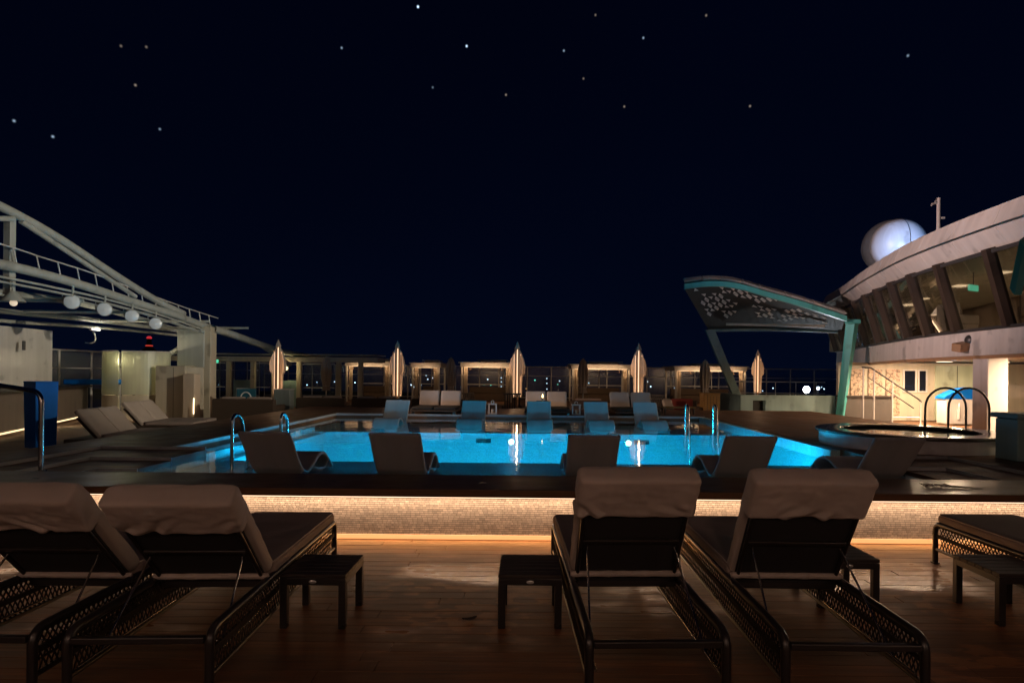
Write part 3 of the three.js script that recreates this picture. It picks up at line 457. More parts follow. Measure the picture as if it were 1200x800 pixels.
{
  const t = thing('deckhouse', 'curved two storey deckhouse with slanted window band and broad overhanging roof', 'building');
  mesh('lower_wall', strip(0, NP, 2.14, 2.72, 0.02, 0, 0.12), M.white, t);
  mesh('window_sill', strip(0, NP, 2.72, 2.79, 0.06, 0.06, 0.3), M.darkSteel, t);
  mesh('floor_slab', strip(0, NP, 2.2, 2.7, -0.12, -0.12, 6), M.white, t);
  mesh('soffit_trim', strip(0, NP, 2.06, 2.14, -0.02, -0.02, 0.16), M.bronze, t);
  mesh('eave', strip(0, NP, 4.46, 4.86, 0.3, 0.62, 0.5), M.white, t);
  mesh('roof_edge', strip(0, NP, 4.9, 5.36, 0.66, 0.46, 0.5), M.white, t);
  mesh('plate_seam', Array.from({ length: 15 }, (_, k) => { const i = 2 + k * 4, a = V(...off(i, 0.655, 4.91)), b = V(...off(i, 0.463, 5.35)), c = V(...off(i, 0.305, 4.47)), e = V(...off(i, 0.618, 4.855)); return [bar(a, b, 0.02, 0.014), bar(c, e, 0.02, 0.014)]; }).flat(), M.white, t);
  mesh('roof', [strip(0, NP, 4.88, 5.3, 0.2, 0.1, 6.2)], M.white, t);
  mesh('ceiling', [strip(0, NP, 4.42, 4.46, 0.3, 0.3, 6)], M.cream, t);
  mesh('back_wall', strip(0, NP, 2.7, 4.44, -4.4, -4.4, 0.1), mat(0.34, 0.25, 0.18, 0.6, { map: grime }), t);
  mesh('end_wall', [bar(V(...off(0, 0.3, 3.6)), V(...off(0, -4.5, 3.6)), 0.1, 1.7)], M.cream, t);
  const ws = [0, 5, 10, 15, 20, 24, 28, 32, 36, 41, 46, 51, 57, 63];
  ws.forEach((i, k) => {
    const a = V(...off(i, 0.03, 2.78)), b = V(...off(i, 0.5, 4.47)), m = mesh('mullion', bar(a, b, 0.16, 0.22), M.mullion, t);
    if (k < ws.length - 1) { const j = ws[k + 1], w = mesh('window', solid(Array.from({ length: j - i + 1 }, (_, n) => [off(i + n, -0.02, 2.79), off(i + n, 0.0, 2.79), off(i + n, 0.46, 4.45), off(i + n, 0.44, 4.45)])), M.windowGlass, t); w.castShadow = false; const g = mesh('top_frame', strip(i, j, 4.36, 4.44, 0.48, 0.49, 0.08), M.darkSteel, w); }
  });
  for (const [i, w] of [[38, 0.5], [52, 0.5]]) mesh('column', [rbox(w, 2.14, w, ...off(i, -0.3, 1.05), 0.03)], M.white, t);
  for (const i of [12, 17, 26, 33, 39]) mesh('ceiling_lamp', [rbox(0.3, 0.03, 0.3, ...off(i, -1.6, 4.395), 0.01)], glow([1, 0.66, 0.4], 1.6), t);
  for (const i of [20, 27, 34, 41, 48]) mesh('unseen_soffit_lamp', [lathe([[0, -0.02], [0.1, -0.015], [0.12, 0]], 16).translate(...off(i, -1.4, 2.19))], glow([1, 0.8, 0.55], 6), t);
}
for (const i of [12, 26, 39]) { const p = off(i, -1.6, 4.36); areaLight('lounge_lamp', [1, 0.66, 0.42], 45, 0.6, 0.6, p, [p[0], 0, p[2]]); }
for (const i of [20, 27, 34, 41, 48]) { const p = off(i, -1.4, 2.14); areaLight('unseen_promenade_lamp', [1, 0.7, 0.44], 1500, 0.24, 0.24, p, [p[0], 0, p[2]]); }  // unseen soffit lamps, placed to light the promenade
for (const x of [12.6, 14.6, 16.6]) { const l = thing('unseen_downlight', x < 13 ? 'unseen warm downlight placed to light the speckled promenade panels' : x < 15 ? 'unseen warm downlight placed to light the two dark windows' : 'unseen warm downlight placed to light the pale promenade door', 'lamp', [x, 2.17, -21.5], 0, 'unseen promenade downlights'); mesh('trim', rbox(0.4, 0.03, 0.4, 0, 0.01, 0, 0.01), M.white, l); mesh('light_panel', rbox(0.34, 0.02, 0.34, 0, -0.008, 0, 0.005), glow([1, 0.78, 0.5], 3), l); areaLight('unseen_promenade_downlight', [1, 0.74, 0.48], 60, 0.34, 0.34, [x, 2.13, -21.5], [x, 0.6, -22.3]); }  // unseen downlights, placed to brighten the promenade wall
// inside the lounge
{
  const e = thing('exit_sign', 'green glowing exit sign hanging inside the window band', 'sign', off(33, -0.9, 4.0)); mesh('sign_face', rbox(0.45, 0.16, 0.05, 0, 0, 0, 0.01, 0, 0.5, 0), glow([0.02, 0.9, 0.55], 0.8), e); mesh('hanger', rod(V(0, 0.08, 0), V(0, 0.42, 0), 0.012), M.darkSteel, e);
  const spots = [[14, -1.2, 'pale lounge chair behind the window farthest along the curve', 0], [19, -1.4, 'dark lounge chair behind the second window', 1], [25, -1.3, 'dark lounge chair behind the middle window', 1], [30, -1.0, 'pale lounge chair behind the broad window', 0], [37, -1.6, 'dark lounge chair behind the window with the exit sign', 1]];
  for (const [i, k, l, dk] of spots) { const c = thing('lounge_chair', l, 'chair', off(i, k, 2.7), i, 'chairs inside the lounge'), m = dk ? M.wicker : M.cushion; mesh('seat', rbox(0.7, 0.2, 0.7, 0, 0.32, 0, 0.05), m, c); mesh('backrest', rbox(0.7, 0.6, 0.16, 0, 0.7, 0.3, 0.05), m, c); for (const s of [-1, 1]) mesh('armrest', rbox(0.12, 0.26, 0.66, s * 0.33, 0.52, 0, 0.04), m, c); for (const [a, b] of [[-1, -1], [1, -1], [-1, 1], [1, 1]]) mesh('leg', rod(V(a * 0.28, 0, b * 0.28), V(a * 0.28, 0.23, b * 0.28), 0.02), M.darkSteel, c); }
  const lp = thing('table_lamp', 'small lit lamp with a cone shade behind the window band', 'lamp', off(29, -0.7, 2.7)); mesh('stand', [rod(V(0, 0, 0), V(0, 0.75, 0), 0.03), lathe([[0, 0.03], [0.18, 0.02], [0.18, 0]], 20)], M.bronze, lp); mesh('lamp_shade', lathe([[0.05, 1.02], [0.24, 0.72], [0.22, 0.72], [0.04, 1.0]], 24), glow([1, 0.62, 0.42], 0.9), lp);
  const q = off(29, -0.7, 3.5); pointLight('table_lamp_bulb', [1, 0.6, 0.36], 0.5, q, 3);
  const cab = thing('lounge_cabinet', 'tall cream cabinet standing inside the lounge by the last window', 'cabinet', off(43, -1.3, 2.7), 0.3); mesh('body', rbox(0.9, 1.2, 0.6, 0, 0.6, 0, 0.02), M.cream, cab); mesh('top', rbox(1, 0.05, 0.7, 0, 1.225, 0, 0.01), M.table, cab);
  const bl = [14.25, 3.2, -26.6]; const s = thing('blue_reflection_dots', 'column of small glowing blue dots for the reflection on the end of the window band', 'light', bl); for (let i = 0; i < 7; i++) for (let k = 0; k < 3; k++) mesh('bulb', new THREE.SphereGeometry(0.035, 8, 6).translate(k * 0.14 - 0.1 - i * 0.02, i * 0.15 - 0.35, k * 0.1), glow([0.1, 0.45, 1], 1.6), s);  // glowing dots stand in for a blue reflection on the window
}
// things on the deckhouse
{
  const f = thing('floodlight', 'unlit floodlight box with round back on the deckhouse wall', 'lamp', off(37, 0.02, 2.42)); mesh('housing', [rbox(0.36, 0.2, 0.24, -0.14, -0.06, 0.02, 0.02, 0.2, 0.3, 0.1)], M.bronze, f); mesh('cover', new THREE.SphereGeometry(0.16, 20, 14).translate(0.1, 0.1, 0.05), M.darkSteel, f); mesh('bracket', rod(V(0.02, 0, 0), V(-0.1, -0.04, 0), 0.03), M.darkSteel, f);
  const d1 = thing('radome', 'large white satellite dome lit pale blue on the deckhouse roof', 'radome', [15.05, 5.3, -25]); mesh('dome', [new THREE.SphereGeometry(1.02, 40, 28).translate(0, 1.7, 0)], M.dome, d1); mesh('pedestal', lathe([[0.62, 0], [0.55, 0.5], [0.7, 0.9]], 32), M.white, d1);
  mesh('seam', [new THREE.TorusGeometry(1.026, 0.012, 6, 60).rotateY(1.45).translate(0, 1.7, 0)], M.darkSteel, d1);
  const d2 = thing('radome', 'grey satellite dome half hidden behind the lit one', 'radome', [16.3, 5.3, -27.6]); mesh('dome', [new THREE.SphereGeometry(1.2, 40, 28).translate(0, 2.15, 0)], mat(0.42, 0.45, 0.48, 0.5, { map: grime }), d2); mesh('pedestal', lathe([[0.62, 0], [0.55, 0.6], [0.7, 1.1]], 32), M.white, d2);
  const a = thing('antenna_mast', 'short pale mast with a bracket arm on the deckhouse roof', 'mast', [13.35, 5.3, -20]); mesh('pole', [rod(V(0, 0, 0), V(0, 2.15, 0), 0.06)], M.white, a); mesh('arm', [bar(V(0, 2.0, 0), V(-0.22, 1.95, 0), 0.05, 0.05), bar(V(-0.24, 1.9, 0), V(-0.02, 2.12, 0), 0.04, 0.04)], M.white, a); mesh('fitting', [rbox(0.14, 0.08, 0.1, 0.13, 1.5, 0, 0.02), rod(V(-0.05, 1.15, 0), V(-0.12, 0.85, 0), 0.02), rod(V(0.05, 1.15, 0), V(0.12, 0.85, 0), 0.02)], M.white, a);
  const rl = thing('unseen_roof_floodlight', 'unseen small blue white floodlight on the deckhouse roof, placed to light the dome', 'lamp', [13.0, 5.3, -19.4]); mesh('housing', rbox(0.3, 0.2, 0.2, 0, 0.14, 0.02, 0.02), M.darkSteel, rl); mesh('lens', rbox(0.24, 0.14, 0.02, 0, 0.15, -0.1, 0.008), glow([0.5, 0.68, 1], 3), rl);
  spotLight('unseen_roof_floodlight', [0.36, 0.55, 1], 150, [13.0, 5.5, -19.56], [15.0, 7.0, -25], 0.45, 3);  // out of view behind the roof edge, placed to light the dome
  const b = thing('awning_beam', 'teal awning arm reaching out from the deckhouse eave', 'beam'); mesh('arm', solid([[10.6, 4.4, -12.2], [9.3, 4.3, -11.2], [8.35, 3.9, -10.4], [7.86, 3.02, -10.0]].map(([x, y, z], i) => { x += 0.12; const w = [0.07, 0.07, 0.07, 0.06][i]; return [[x - w, y - w, z], [x + w, y - w, z], [x + w, y + w, z - 0.1], [x - w, y + w, z - 0.1]]; })), M.teal, b);
}
// promenade under the deckhouse
{
  const t = thing('promenade_wall', 'bright promenade wall with speckled panels, two dark windows and a pale door', 'wall', [0, 0, -22.9]);
  mesh('wall', [span(11.6, 19, 0, 2.14, 0, -0.15)], M.cream, t);
  for (let i = 0; i < 3; i++) mesh('panel', rbox(0.52, 1.7, 0.04, 12.3 + i * 0.66, 1.05, 0.03, 0.01), M.speck, t);
  for (const [a, b] of [[14.05, 14.45], [14.6, 14.85]]) { const w = mesh('window', span(a, b, 1.1, 1.85, 0.0, 0.025), mat(0.01, 0.012, 0.02, 0.06), t); mesh('frame', [span(a - 0.05, a, 1.05, 1.9, 0, 0.05), span(b, b + 0.05, 1.05, 1.9, 0, 0.05), span(a, b, 1.85, 1.9, 0, 0.05), span(a, b, 1.05, 1.1, 0, 0.05)], M.white, w); }
  const dr = mesh('door', span(15.2, 16.9, 0.02, 2.05, 0, 0.04), mat(0.55, 0.6, 0.42, 0.35, { map: grime }), t); mesh('door_joint', span(16.0, 16.02, 0.02, 2.05, 0.038, 0.046), M.darkSteel, dr);
  const ls = mesh('light_string', Array.from({ length: 12 }, (_, i) => new THREE.SphereGeometry(0.03, 8, 6).translate(16.75, 0.95 + i * 0.1, 0.1)), glow([1, 0.75, 0.4], 3), t);
  const c = thing('drinks_cart', 'pale cart with a blue arched top standing before the promenade door', 'cart', [15.0, 0, -21.2]);
  mesh('body', rbox(1.4, 0.85, 0.5, 0, 0.45, 0, 0.02), M.white, c); mesh('arched_top', plate([[-0.74, 0.88], [0.74, 0.88], [0.74, 1.15], [0.3, 1.28], [-0.1, 1.24], [-0.5, 1.08], [-0.74, 0.95]], 0.5).translate(0, 0, -0.25), M.blue, c); for (const x of [-0.3, 0.3]) mesh('bottle', lathe([[0.05, 0.0], [0.06, 0.3], [0.03, 0.4], [0.02, 0.55]], 14).translate(x, 0.2, 0.32), M.badge, c);
  const s = thing('stair_railing', 'sloping steel stair railing in front of the promenade panels', 'railing', [0, 0, -20]); mesh('handrail', [polyTube([V(10.9, 1.92, 0), V(11.2, 1.9, 0), V(12.75, 0.9, 0), V(12.85, 0.8, 0)], 0.028), polyTube([V(11.1, 1.6, 0), V(12.6, 0.6, 0)], 0.02)], M.darkSteel, s); for (const [x, y] of [[10.95, 1.9], [11.3, 1.84], [11.9, 1.45], [12.82, 0.83]]) mesh('post', rod(V(x, 0, 0), V(x, y, 0), 0.025), M.white, s);
  mesh('bottom_rail', rod(V(11.9, 0.3, 0), V(12.8, 0.3, 0), 0.02), M.white, s);
  const h = thing('bowed_handrail', 'bowed white tube railing behind the canopy leg', 'railing'); mesh('tube', [polyTube(corner([V(13.2, 0, -26), V(13.2, 1.5, -26), V(14.6, 1.9, -26), V(15.6, 1.9, -26)], 0.4, 8), 0.04), polyTube([V(13.2, 0.9, -26), V(15.6, 0.9, -26)], 0.025)], M.white, h);
}

// ---------------------------------------------------------------- port side: truss and its lamps
const TX = -11, tv = (a) => a.map(([y, d]) => V(TX, y, -d));
{
  const t = thing('steel_truss', 'long arched white steel truss with walkway rail sweeping along the ship side', 'truss');
  const upper = tv([[5.35, 9.5], [5.2, 11], [4.98, 12.78], [4.71, 14.2], [4.11, 16.4], [3.62, 18.4], [3.42, 19.6]]), mainC = tv([[3.7, 9], [3.78, 12.8], [3.74, 14.2], [3.66, 15.4], [3.52, 16.9], [3.34, 19], [3.12, 21], [2.72, 25], [2.5, 27], [2.38, 30], [2.32, 33.5]]), under = tv([[3.5, 9], [3.52, 12.8], [3.5, 14.2], [3.44, 16], [3.28, 18.1], [2.98, 20.9]]);
  const uc = new THREE.CatmullRomCurve3(upper), mc = new THREE.CatmullRomCurve3(mainC);
  mesh('upper_chord', [polyTube(uc.getPoints(40), 0.095, 12)], M.trussPaint, t);
  mesh('main_chord', [polyTube(mc.getPoints(70), 0.105, 14)], M.trussPaint, t);
  mesh('tail_tube', [polyTube(new THREE.CatmullRomCurve3(tv([[3.05, 20.9], [2.95, 22.2], [2.66, 25], [2.46, 27.5], [2.36, 31], [2.3, 34]])).getPoints(40).map((p) => p.clone().add(V(0.28, -0.02, 0))), 0.13, 12)], M.trussPaint, t);
  mesh('cable_tray', [polyTube(new THREE.CatmullRomCurve3(under).getPoints(40), 0.028, 8), polyTube(new THREE.CatmullRomCurve3(under).getPoints(40).map((p) => p.clone().add(V(0.1, -0.12, 0))), 0.022, 8), polyTube(new THREE.CatmullRomCurve3(under).getPoints(40).map((p) => p.clone().add(V(-0.12, -0.08, 0))), 0.03, 8)], M.trussPaint, t);
  mesh('diagonal', [rod(V(TX, 4.8, -13.3), V(TX, 3.66, -17.2), 0.06)], M.trussPaint, t);
  mesh('diagonal', [rod(V(TX, 4.8, -13.1), V(TX, 4.2, -10.4), 0.06)], M.trussPaint, t);
  mesh('upright', [bar(V(TX - 0.16, 3.2, -13.2), V(TX - 0.16, 4.85, -13.2), 0.14, 0.16)], M.trussPaint, t);
  const rail = tv([[4.2, 9], [4.2, 12.79], [4.13, 13.9], [4.05, 15.3], [3.85, 17.3], [3.63, 19.6], [3.47, 21.8]]), rcv = new THREE.CatmullRomCurve3(rail); mesh('walkway_rail', polyTube(rcv.getPoints(40), 0.018, 8), M.white, t);
  for (let i = 0; i < 19; i++) { const d = 10 + i * 0.62, a = rcv.getPoint(1), q = (c, z) => { let lo = 0, hi = 1; for (let k = 0; k < 24; k++) { const m = (lo + hi) / 2; if (-c.getPoint(m).z < z) lo = m; else hi = m; } return c.getPoint(lo); }; mesh('stanchion', rod(q(mc, d + 0.12), q(rcv, d), 0.016, 6), M.white, t); }
  // the outboard twin of the truss
  const far = (a) => new THREE.CatmullRomCurve3(a.map(([y, d]) => V(-14, y, -d))).getPoints(40);
  mesh('outer_chord', [polyTube(far([[3.5, 10], [3.62, 16.3], [3.68, 18.8], [3.5, 21.6], [3.1, 25.5]]), 0.1, 12), polyTube(far([[3.1, 10], [3.14, 16.3], [3.2, 19.4], [3.2, 26]]), 0.08, 10), polyTube(far([[2.86, 10], [2.88, 16.3], [2.98, 20], [3.02, 26]]), 0.05, 8)], M.trussPaint, t);
  for (const d of [11, 14, 17, 20, 23]) mesh('tie_beam', rod(V(TX, 3.3, -d - 1.2), V(-14, 3.2, -d), 0.05), M.trussPaint, t);
  mesh('column', [rbox(0.42, 3.1, 0.42, -10.9, 1.55, -20.9, 0.03)], M.cream, t);
  mesh('column_head', [rbox(0.95, 1.35, 0.46, -11.35, 2.35, -20.9, 0.06)], M.trussPaint, t);
  mesh('brace', [pipe([V(-14, 1.75, -20.9), V(-12.6, 2.0, -20.9), V(-11.8, 2.4, -20.9), V(-11.4, 2.9, -20.9)], 0.09, 24, 8)], M.trussPaint, t);
  mesh('end_strut', [rod(V(TX, 2.72, -25), V(-10.2, 1.9, -26.5), 0.07)], M.trussPaint, t);
}
[[3.22, 14.76, 'nearest the upright of the truss'], [3.16, 15.89, 'second along from the upright'], [3.09, 16.99, 'third along from the upright'], [2.97, 18.07, 'fourth along from the upright, by the column']].forEach(([y, d, w]) => {
  const s = thing('round_spotlight', 'white drum spotlight hung under the truss, ' + w, 'spotlight', [TX + 0.05, y, -d], 0.5, 'drum spotlights under the truss');
  mesh('drum', lathe([[0, -0.12], [0.1, -0.1], [0.155, -0.03], [0.18, 0.09], [0.165, 0.1]], 28).rotateX(Math.PI / 2), M.trussPaint, s); mesh('lens', lathe([[0, 0.125], [0.1, 0.11], [0.165, 0.08]], 28).rotateX(Math.PI / 2), mat(0.75, 0.8, 0.82, 0.25), s); mesh('bracket', [rod(V(0, 0.2, 0), V(0, 0.4, -0.05), 0.025), polyTube([V(-0.2, 0, 0), V(-0.2, 0.2, 0), V(0.2, 0.2, 0), V(0.2, 0, 0)], 0.014)], M.trussPaint, s);
});
{ const s = thing('conical_lamp', 'cone shaped lamp hung under the truss upright', 'lamp', [TX, 3.1, -13.1]); mesh('shade', lathe([[0.05, 0.16], [0.24, -0.06], [0.22, -0.06], [0.04, 0.14]], 24), M.trussPaint, s); mesh('bulb', new THREE.SphereGeometry(0.07, 14, 10).translate(0.02, -0.09, 0), glow([1, 0.75, 0.5], 0.6), s); mesh('stem', rod(V(0, 0.14, 0), V(0, 0.4, 0), 0.02), M.trussPaint, s); }
for (const [d, l] of [[19.9, 'short white tube lamp under the truss, farther from the column'], [25.4, 'short white tube lamp under the truss, near the column']]) { const s = thing('tube_lamp', l, 'lamp', [-14, 2.96 - (d < 22 ? 0.04 : 0.02), -d], Math.PI / 2, 'tube lamps under the outer truss'); mesh('tube', rbox(0.36, 0.05, 0.06, 0, -0.02, 0, 0.02), glow(WHITE, 1.6), s); mesh('bracket', rbox(0.66, 0.03, 0.1, 0, 0.03, 0, 0.01), M.white, s); pointLight('tube_lamp_light', WHITE, 0.5, [-13.85, 2.82, -d], 4); }
for (const [d, l] of [[19.6, 'hooked cable end dangling from the truss, beside the farther tube lamp'], [24.9, 'hooked cable end dangling from the truss, beside the column']]) { const s = thing('hanging_hook', l, 'hook', [-14, 2.9, -d], 0, 'hooks under the truss'); mesh('cable', pipe([V(0, 0, 0), V(0.14, -0.12, 0), V(0.2, -0.32, 0), V(0.1, -0.44, 0), V(-0.12, -0.44, 0)], 0.022, 20, 6), M.white, s); }
// ---------------------------------------------------------------- port side: bar, bin, shower, lockers, double daybeds
{
  const ba = 0.37, t = thing('bar_counter', 'dark bar counter with timber top and glowing kick strip', 'bar', [-13.45, 0, -17.3], ba);   // front faces +x, length along z
  mesh('front', [span(-1.0, 0, 0.12, 1.02, 4, -3.4)], mat(0.2, 0.15, 0.12, 0.5, { map: grime }), t);
  mesh('counter_top', [rbox(1.15, 0.06, 7.6, -0.45, 1.05, 0.3, 0.01)], M.table, t);
  mesh('kick_strip', [span(0.005, 0.02, 0.06, 0.1, 4, -3.35)], glow([1, 0.72, 0.38], 1.6), t);
  mesh('end_frame', [span(-0.9, 0.0, 0.02, 1.0, -3.42, -3.5)], M.cream, t);
  areaLight('bar_kick_led', [1, 0.66, 0.32], 10, 7.2, 0.03, [-13.41, 0.08, -17.25], [-12.7, 0, -17.0]);
  const w = thing('white_housing', 'big plain white box housing with small dark fitting above the bar', 'cabinet', [0, 0, 0]);
  mesh('body', [rbox(2.4, 1.66, 7.0, -15.12, 1.93, -14.85, 0.02, 0, 0.1, 0)], M.white, w); mesh('fitting', [rbox(0.05, 0.26, 0.09, -13.87, 2.25, -16.9, 0.02)], M.darkSteel, w); mesh('leg', [-12.2, -17.6].map((z) => rbox(0.14, 1.1, 0.14, -15.4, 0.55, z, 0.01)), M.darkSteel, w);
  const b = thing('blue_bin', 'tall tapered bright blue bin standing before the bar', 'bin', [-9.98, 0, -12.6], -0.5);
  mesh('body', solid([0, 1].map((k) => { const a = k ? 0.25 : 0.225, y = k ? 1.33 : 0; return [[-a, y, a * 0.8], [a, y, a * 0.8], [a, y, -a * 0.8], [-a, y, -a * 0.8]]; })), M.blue, b); mesh('lid', rbox(0.51, 0.03, 0.41, 0, 1.34, 0, 0.01), M.blue, b);
  const bt = thing('blue_stall_top', 'low blue table top behind the bar end', 'table', [-14.4, 0, -20.5]); mesh('top', rbox(1.6, 0.16, 0.8, 0, 1.2, 0, 0.03), M.blue, bt); for (const x of [-0.7, 0.7]) mesh('leg', rod(V(x, 0, 0), V(x, 1.13, 0), 0.04), M.darkSteel, bt);
  const s = thing('shower_screen', 'curved cream shower enclosure with a glossy split screen', 'shower', [-12.85, 0, -20.2]);
  for (const [a, n] of [[-2.1, 20], [0.05, 20]]) { const pts = Array.from({ length: n }, (_, i) => { const q = a + i / (n - 1) * 2.05; return [Math.sin(q) * 1.0, Math.cos(q) * 0.85]; }); mesh('curved_panel', solid(pts.map(([x, z]) => [[x * 0.985, 0.82, z * 0.985], [x, 0.82, z], [x, 2.18, z], [x * 0.985, 2.18, z * 0.985]])), M.showerGlass, s); mesh('panel_base', solid(pts.map(([x, z]) => [[x * 0.97, 0, z * 0.97], [x * 1.0, 0, z * 1.0], [x * 1.0, 0.8, z * 1.0], [x * 0.97, 0.8, z * 0.97]])), M.cream, s); mesh('top_ring', polyTube(pts.map(([x, z]) => V(x, 2.2, z)), 0.02), M.white, s); }
  mesh('unseen_shower_lamp', lathe([[0, 2.02], [0.1, 2.0], [0.1, 2.04]], 16), glow([1, 0.85, 0.55], 2), s); pointLight('unseen_shower_light', [1, 0.85, 0.55], 3.2, [-12.85, 1.9, -20.2 + 0.7], 4);  // unseen lamp, placed to light the shower screens from inside
  mesh('shower_pole', rod(V(0, 0, 0.15), V(0, 2.1, 0.15), 0.03), M.steel, s); mesh('inner_wall', [solid(Array.from({ length: 13 }, (_, i) => { const q = 2.2 + i / 12 * 1.9, x = Math.sin(q) * 0.97, z = Math.cos(q) * 0.82; return [[x, 0, z], [x * 0.97, 0, z * 0.97], [x * 0.97, 2.1, z * 0.97], [x, 2.1, z]]; }))], M.cream, s);
  const k1 = thing('locker', 'broad cream locker with chamfered end beside the shower', 'cabinet', [-11.35, 0, -19.8]); mesh('body', [rbox(0.95, 1.75, 0.6, 0, 0.875, 0, 0.03), rbox(0.5, 1.72, 0.6, 0.55, 0.86, -0.15, 0.03, 0, 0.5, 0)], M.cream, k1); mesh('door_joint', span(0.1, 0.112, 0.1, 1.7, 0.29, 0.303), M.darkSteel, k1);
  const k2 = thing('locker', 'narrow cream locker with a lit edge beside the truss column', 'cabinet', [-10.55, 0, -19.3]); mesh('body', rbox(0.36, 1.5, 0.36, 0, 0.75, 0, 0.02), mat(0.62, 0.5, 0.38, 0.5, { map: grime }), k2); mesh('lit_edge_lamp', rbox(0.03, 0.5, 0.03, 0.17, 0.5, 0.19, 0.01), glow([1, 0.8, 0.5], 1.2), k2);
  areaLight('locker_lamp', [1, 0.75, 0.45], 12, 0.04, 0.5, [-10.36, 0.5, -19.08], [-10.2, 0.4, -21]);
}
function daybed(label, [x, y, z], turn, group, low) {   // double bed, heads at -x, cushions side by side along z; the low kind has shorter backs
  const t = thing('double_daybed', label, 'daybed', [x, y, z], turn, group), W = low ? 0.59 : 0.72, bh = low ? 0.06 : 0.12, by = low ? 0.09 : 0.17, top = by + bh / 2, Lc = low ? 0.5 : 0.74, tilt = new THREE.Matrix4().makeRotationZ(low ? 0.4 : 0.72);
  mesh('base', [rbox(1.9, bh, W * 2 + 0.06, 0.1, by, 0, 0.02)], M.wicker, t);
  for (const [a, b] of [[-0.75, -1], [0.98, -1], [-0.75, 1], [0.98, 1]]) mesh('leg', rbox(0.08, by - bh / 2, 0.08, a, (by - bh / 2) / 2, b * (W - 0.04), 0.01), M.frame, t);
  for (const s of [-1, 1]) {
    mesh('mattress', soft(1.2, low ? 0.07 : 0.1, W, 0.03, 14, 4, 10, (q) => 0.006 * perlin.noise(q.x * 7, q.y, q.z * 7 + s)).translate(0.44, top + (low ? 0.036 : 0.051), s * (W / 2 + 0.01)), low ? M.terraceCloth : M.mattress, t);
    mesh('back_cushion', soft(0.1, Lc, W - 0.02, 0.035, 4, 12, 12, (q) => 0.008 * perlin.noise(q.y * 6 + s, q.z * 6, x)).translate(-0.02, Lc / 2, 0).applyMatrix4(tilt).translate(-0.16, top + 0.02, s * (W / 2 + 0.01)), M.cushion, t);
  }
  mesh('back_support', [box(0.03, Lc * 0.85, W * 2 - 0.06, -0.09, Lc * 0.43, 0).applyMatrix4(tilt).translate(-0.16, top, 0)], M.wicker, t);
  return t;
}
daybed('double daybed with two raised tan backs beside the blue bin', [-8.35, 0, -12.9], 0.12, 'double daybeds on the lower deck');
daybed('double daybed with two raised tan backs before the shower', [-9.4, 0, -15.9], 0.12, 'double daybeds on the lower deck');
// across the pool, facing it
daybed('double daybed facing the pool behind the first two blue lit loungers', [-2.5, T, -17.4], -Math.PI / 2, 'double daybeds facing the pool', true);
daybed('double daybed facing the pool behind the candle', [0.55, T, -17.4], -Math.PI / 2, 'double daybeds facing the pool', true);
daybed('double daybed facing the pool beside the red cushions', [2.97, T, -17.4], -Math.PI / 2, 'double daybeds facing the pool', true);
function lantern(label, x, z) { const t = thing('lantern', label, 'lantern', [x, T, z], 0, 'square white lanterns'); mesh('cage', [[-1, -1], [1, -1], [-1, 1], [1, 1]].map(([a, b]) => box(0.03, 0.24, 0.03, a * 0.1, 0.14, b * 0.1)), M.white, t); mesh('base', rbox(0.24, 0.03, 0.24, 0, 0.015, 0, 0.005), M.white, t); mesh('roof', [rbox(0.25, 0.03, 0.25, 0, 0.27, 0, 0.005), new THREE.TorusGeometry(0.04, 0.008, 6, 16).translate(0, 0.32, 0)], M.white, t); mesh('candle', rod(V(0, 0.03, 0), V(0, 0.13, 0), 0.035), M.cream, t); }
lantern('small white lantern beside the slatted deck chair', -0.94, -16.75); lantern('small white lantern between two double daybeds', 1.34, -16.75);
{
  const t = thing('candle', 'lit candle on a little round table behind the blue lit lounger', 'candle', [0.42, T, -16.7]);
  mesh('table', [rod(V(0, 0, 0), V(0, 0.36, 0), 0.025), lathe([[0, 0.375], [0.17, 0.375], [0.17, 0.355], [0, 0.355]], 24)], M.table, t); mesh('wax', rod(V(0, 0.375, 0), V(0, 0.45, 0), 0.035), M.cream, t);
  mesh('flame', lathe([[0, 0.0], [0.02, 0.025], [0.012, 0.07], [0, 0.11]], 12).translate(0, 0.455, 0), glow([1, 0.62, 0.25], 12), t); pointLight('candle_flame', [1, 0.58, 0.25], 0.35, [0.42, T + 0.5, -16.7], 1.5);
}
function deckChair(label, [x, y, z], turn) { const t = thing('deck_chair', label, 'deck chair', [x, y, z], turn, 'slatted timber deck chairs'); for (let i = 0; i < 7; i++) mesh('slat', rbox(0.045, 0.62, 0.018, -0.24 + i * 0.08, 0.62, -0.22, 0.004, -0.3), M.table, t); mesh('rail', [rbox(0.6, 0.05, 0.03, 0, 0.92, -0.32, 0.008), rbox(0.6, 0.05, 0.03, 0, 0.35, -0.14, 0.008)], M.table, t); for (let i = 0; i < 5; i++) mesh('slat', rbox(0.58, 0.018, 0.07, 0, 0.36, -0.1 + i * 0.09, 0.004), M.table, t); for (const s of [-1, 1]) { mesh('leg', bar(V(s * 0.3, 0, 0.3), V(s * 0.3, 0.55, -0.2), 0.03, 0.04), M.table, t); mesh('leg', bar(V(s * 0.3, 0, -0.28), V(s * 0.3, 0.5, 0.25), 0.03, 0.04), M.table, t); mesh('armrest', rbox(0.05, 0.025, 0.5, s * 0.3, 0.55, 0, 0.008), M.table, t); } }
deckChair('slatted timber deck chair beside the middle glowing parasol', [-0.5, 0, -20.4], 0); deckChair('slatted timber deck chair behind the second blue lit lounger', [-1.75, 0, -20.6], 0.9); deckChair('slatted timber deck chair beside the last double daybed', [4.15, 0, -20.5], -0.8);
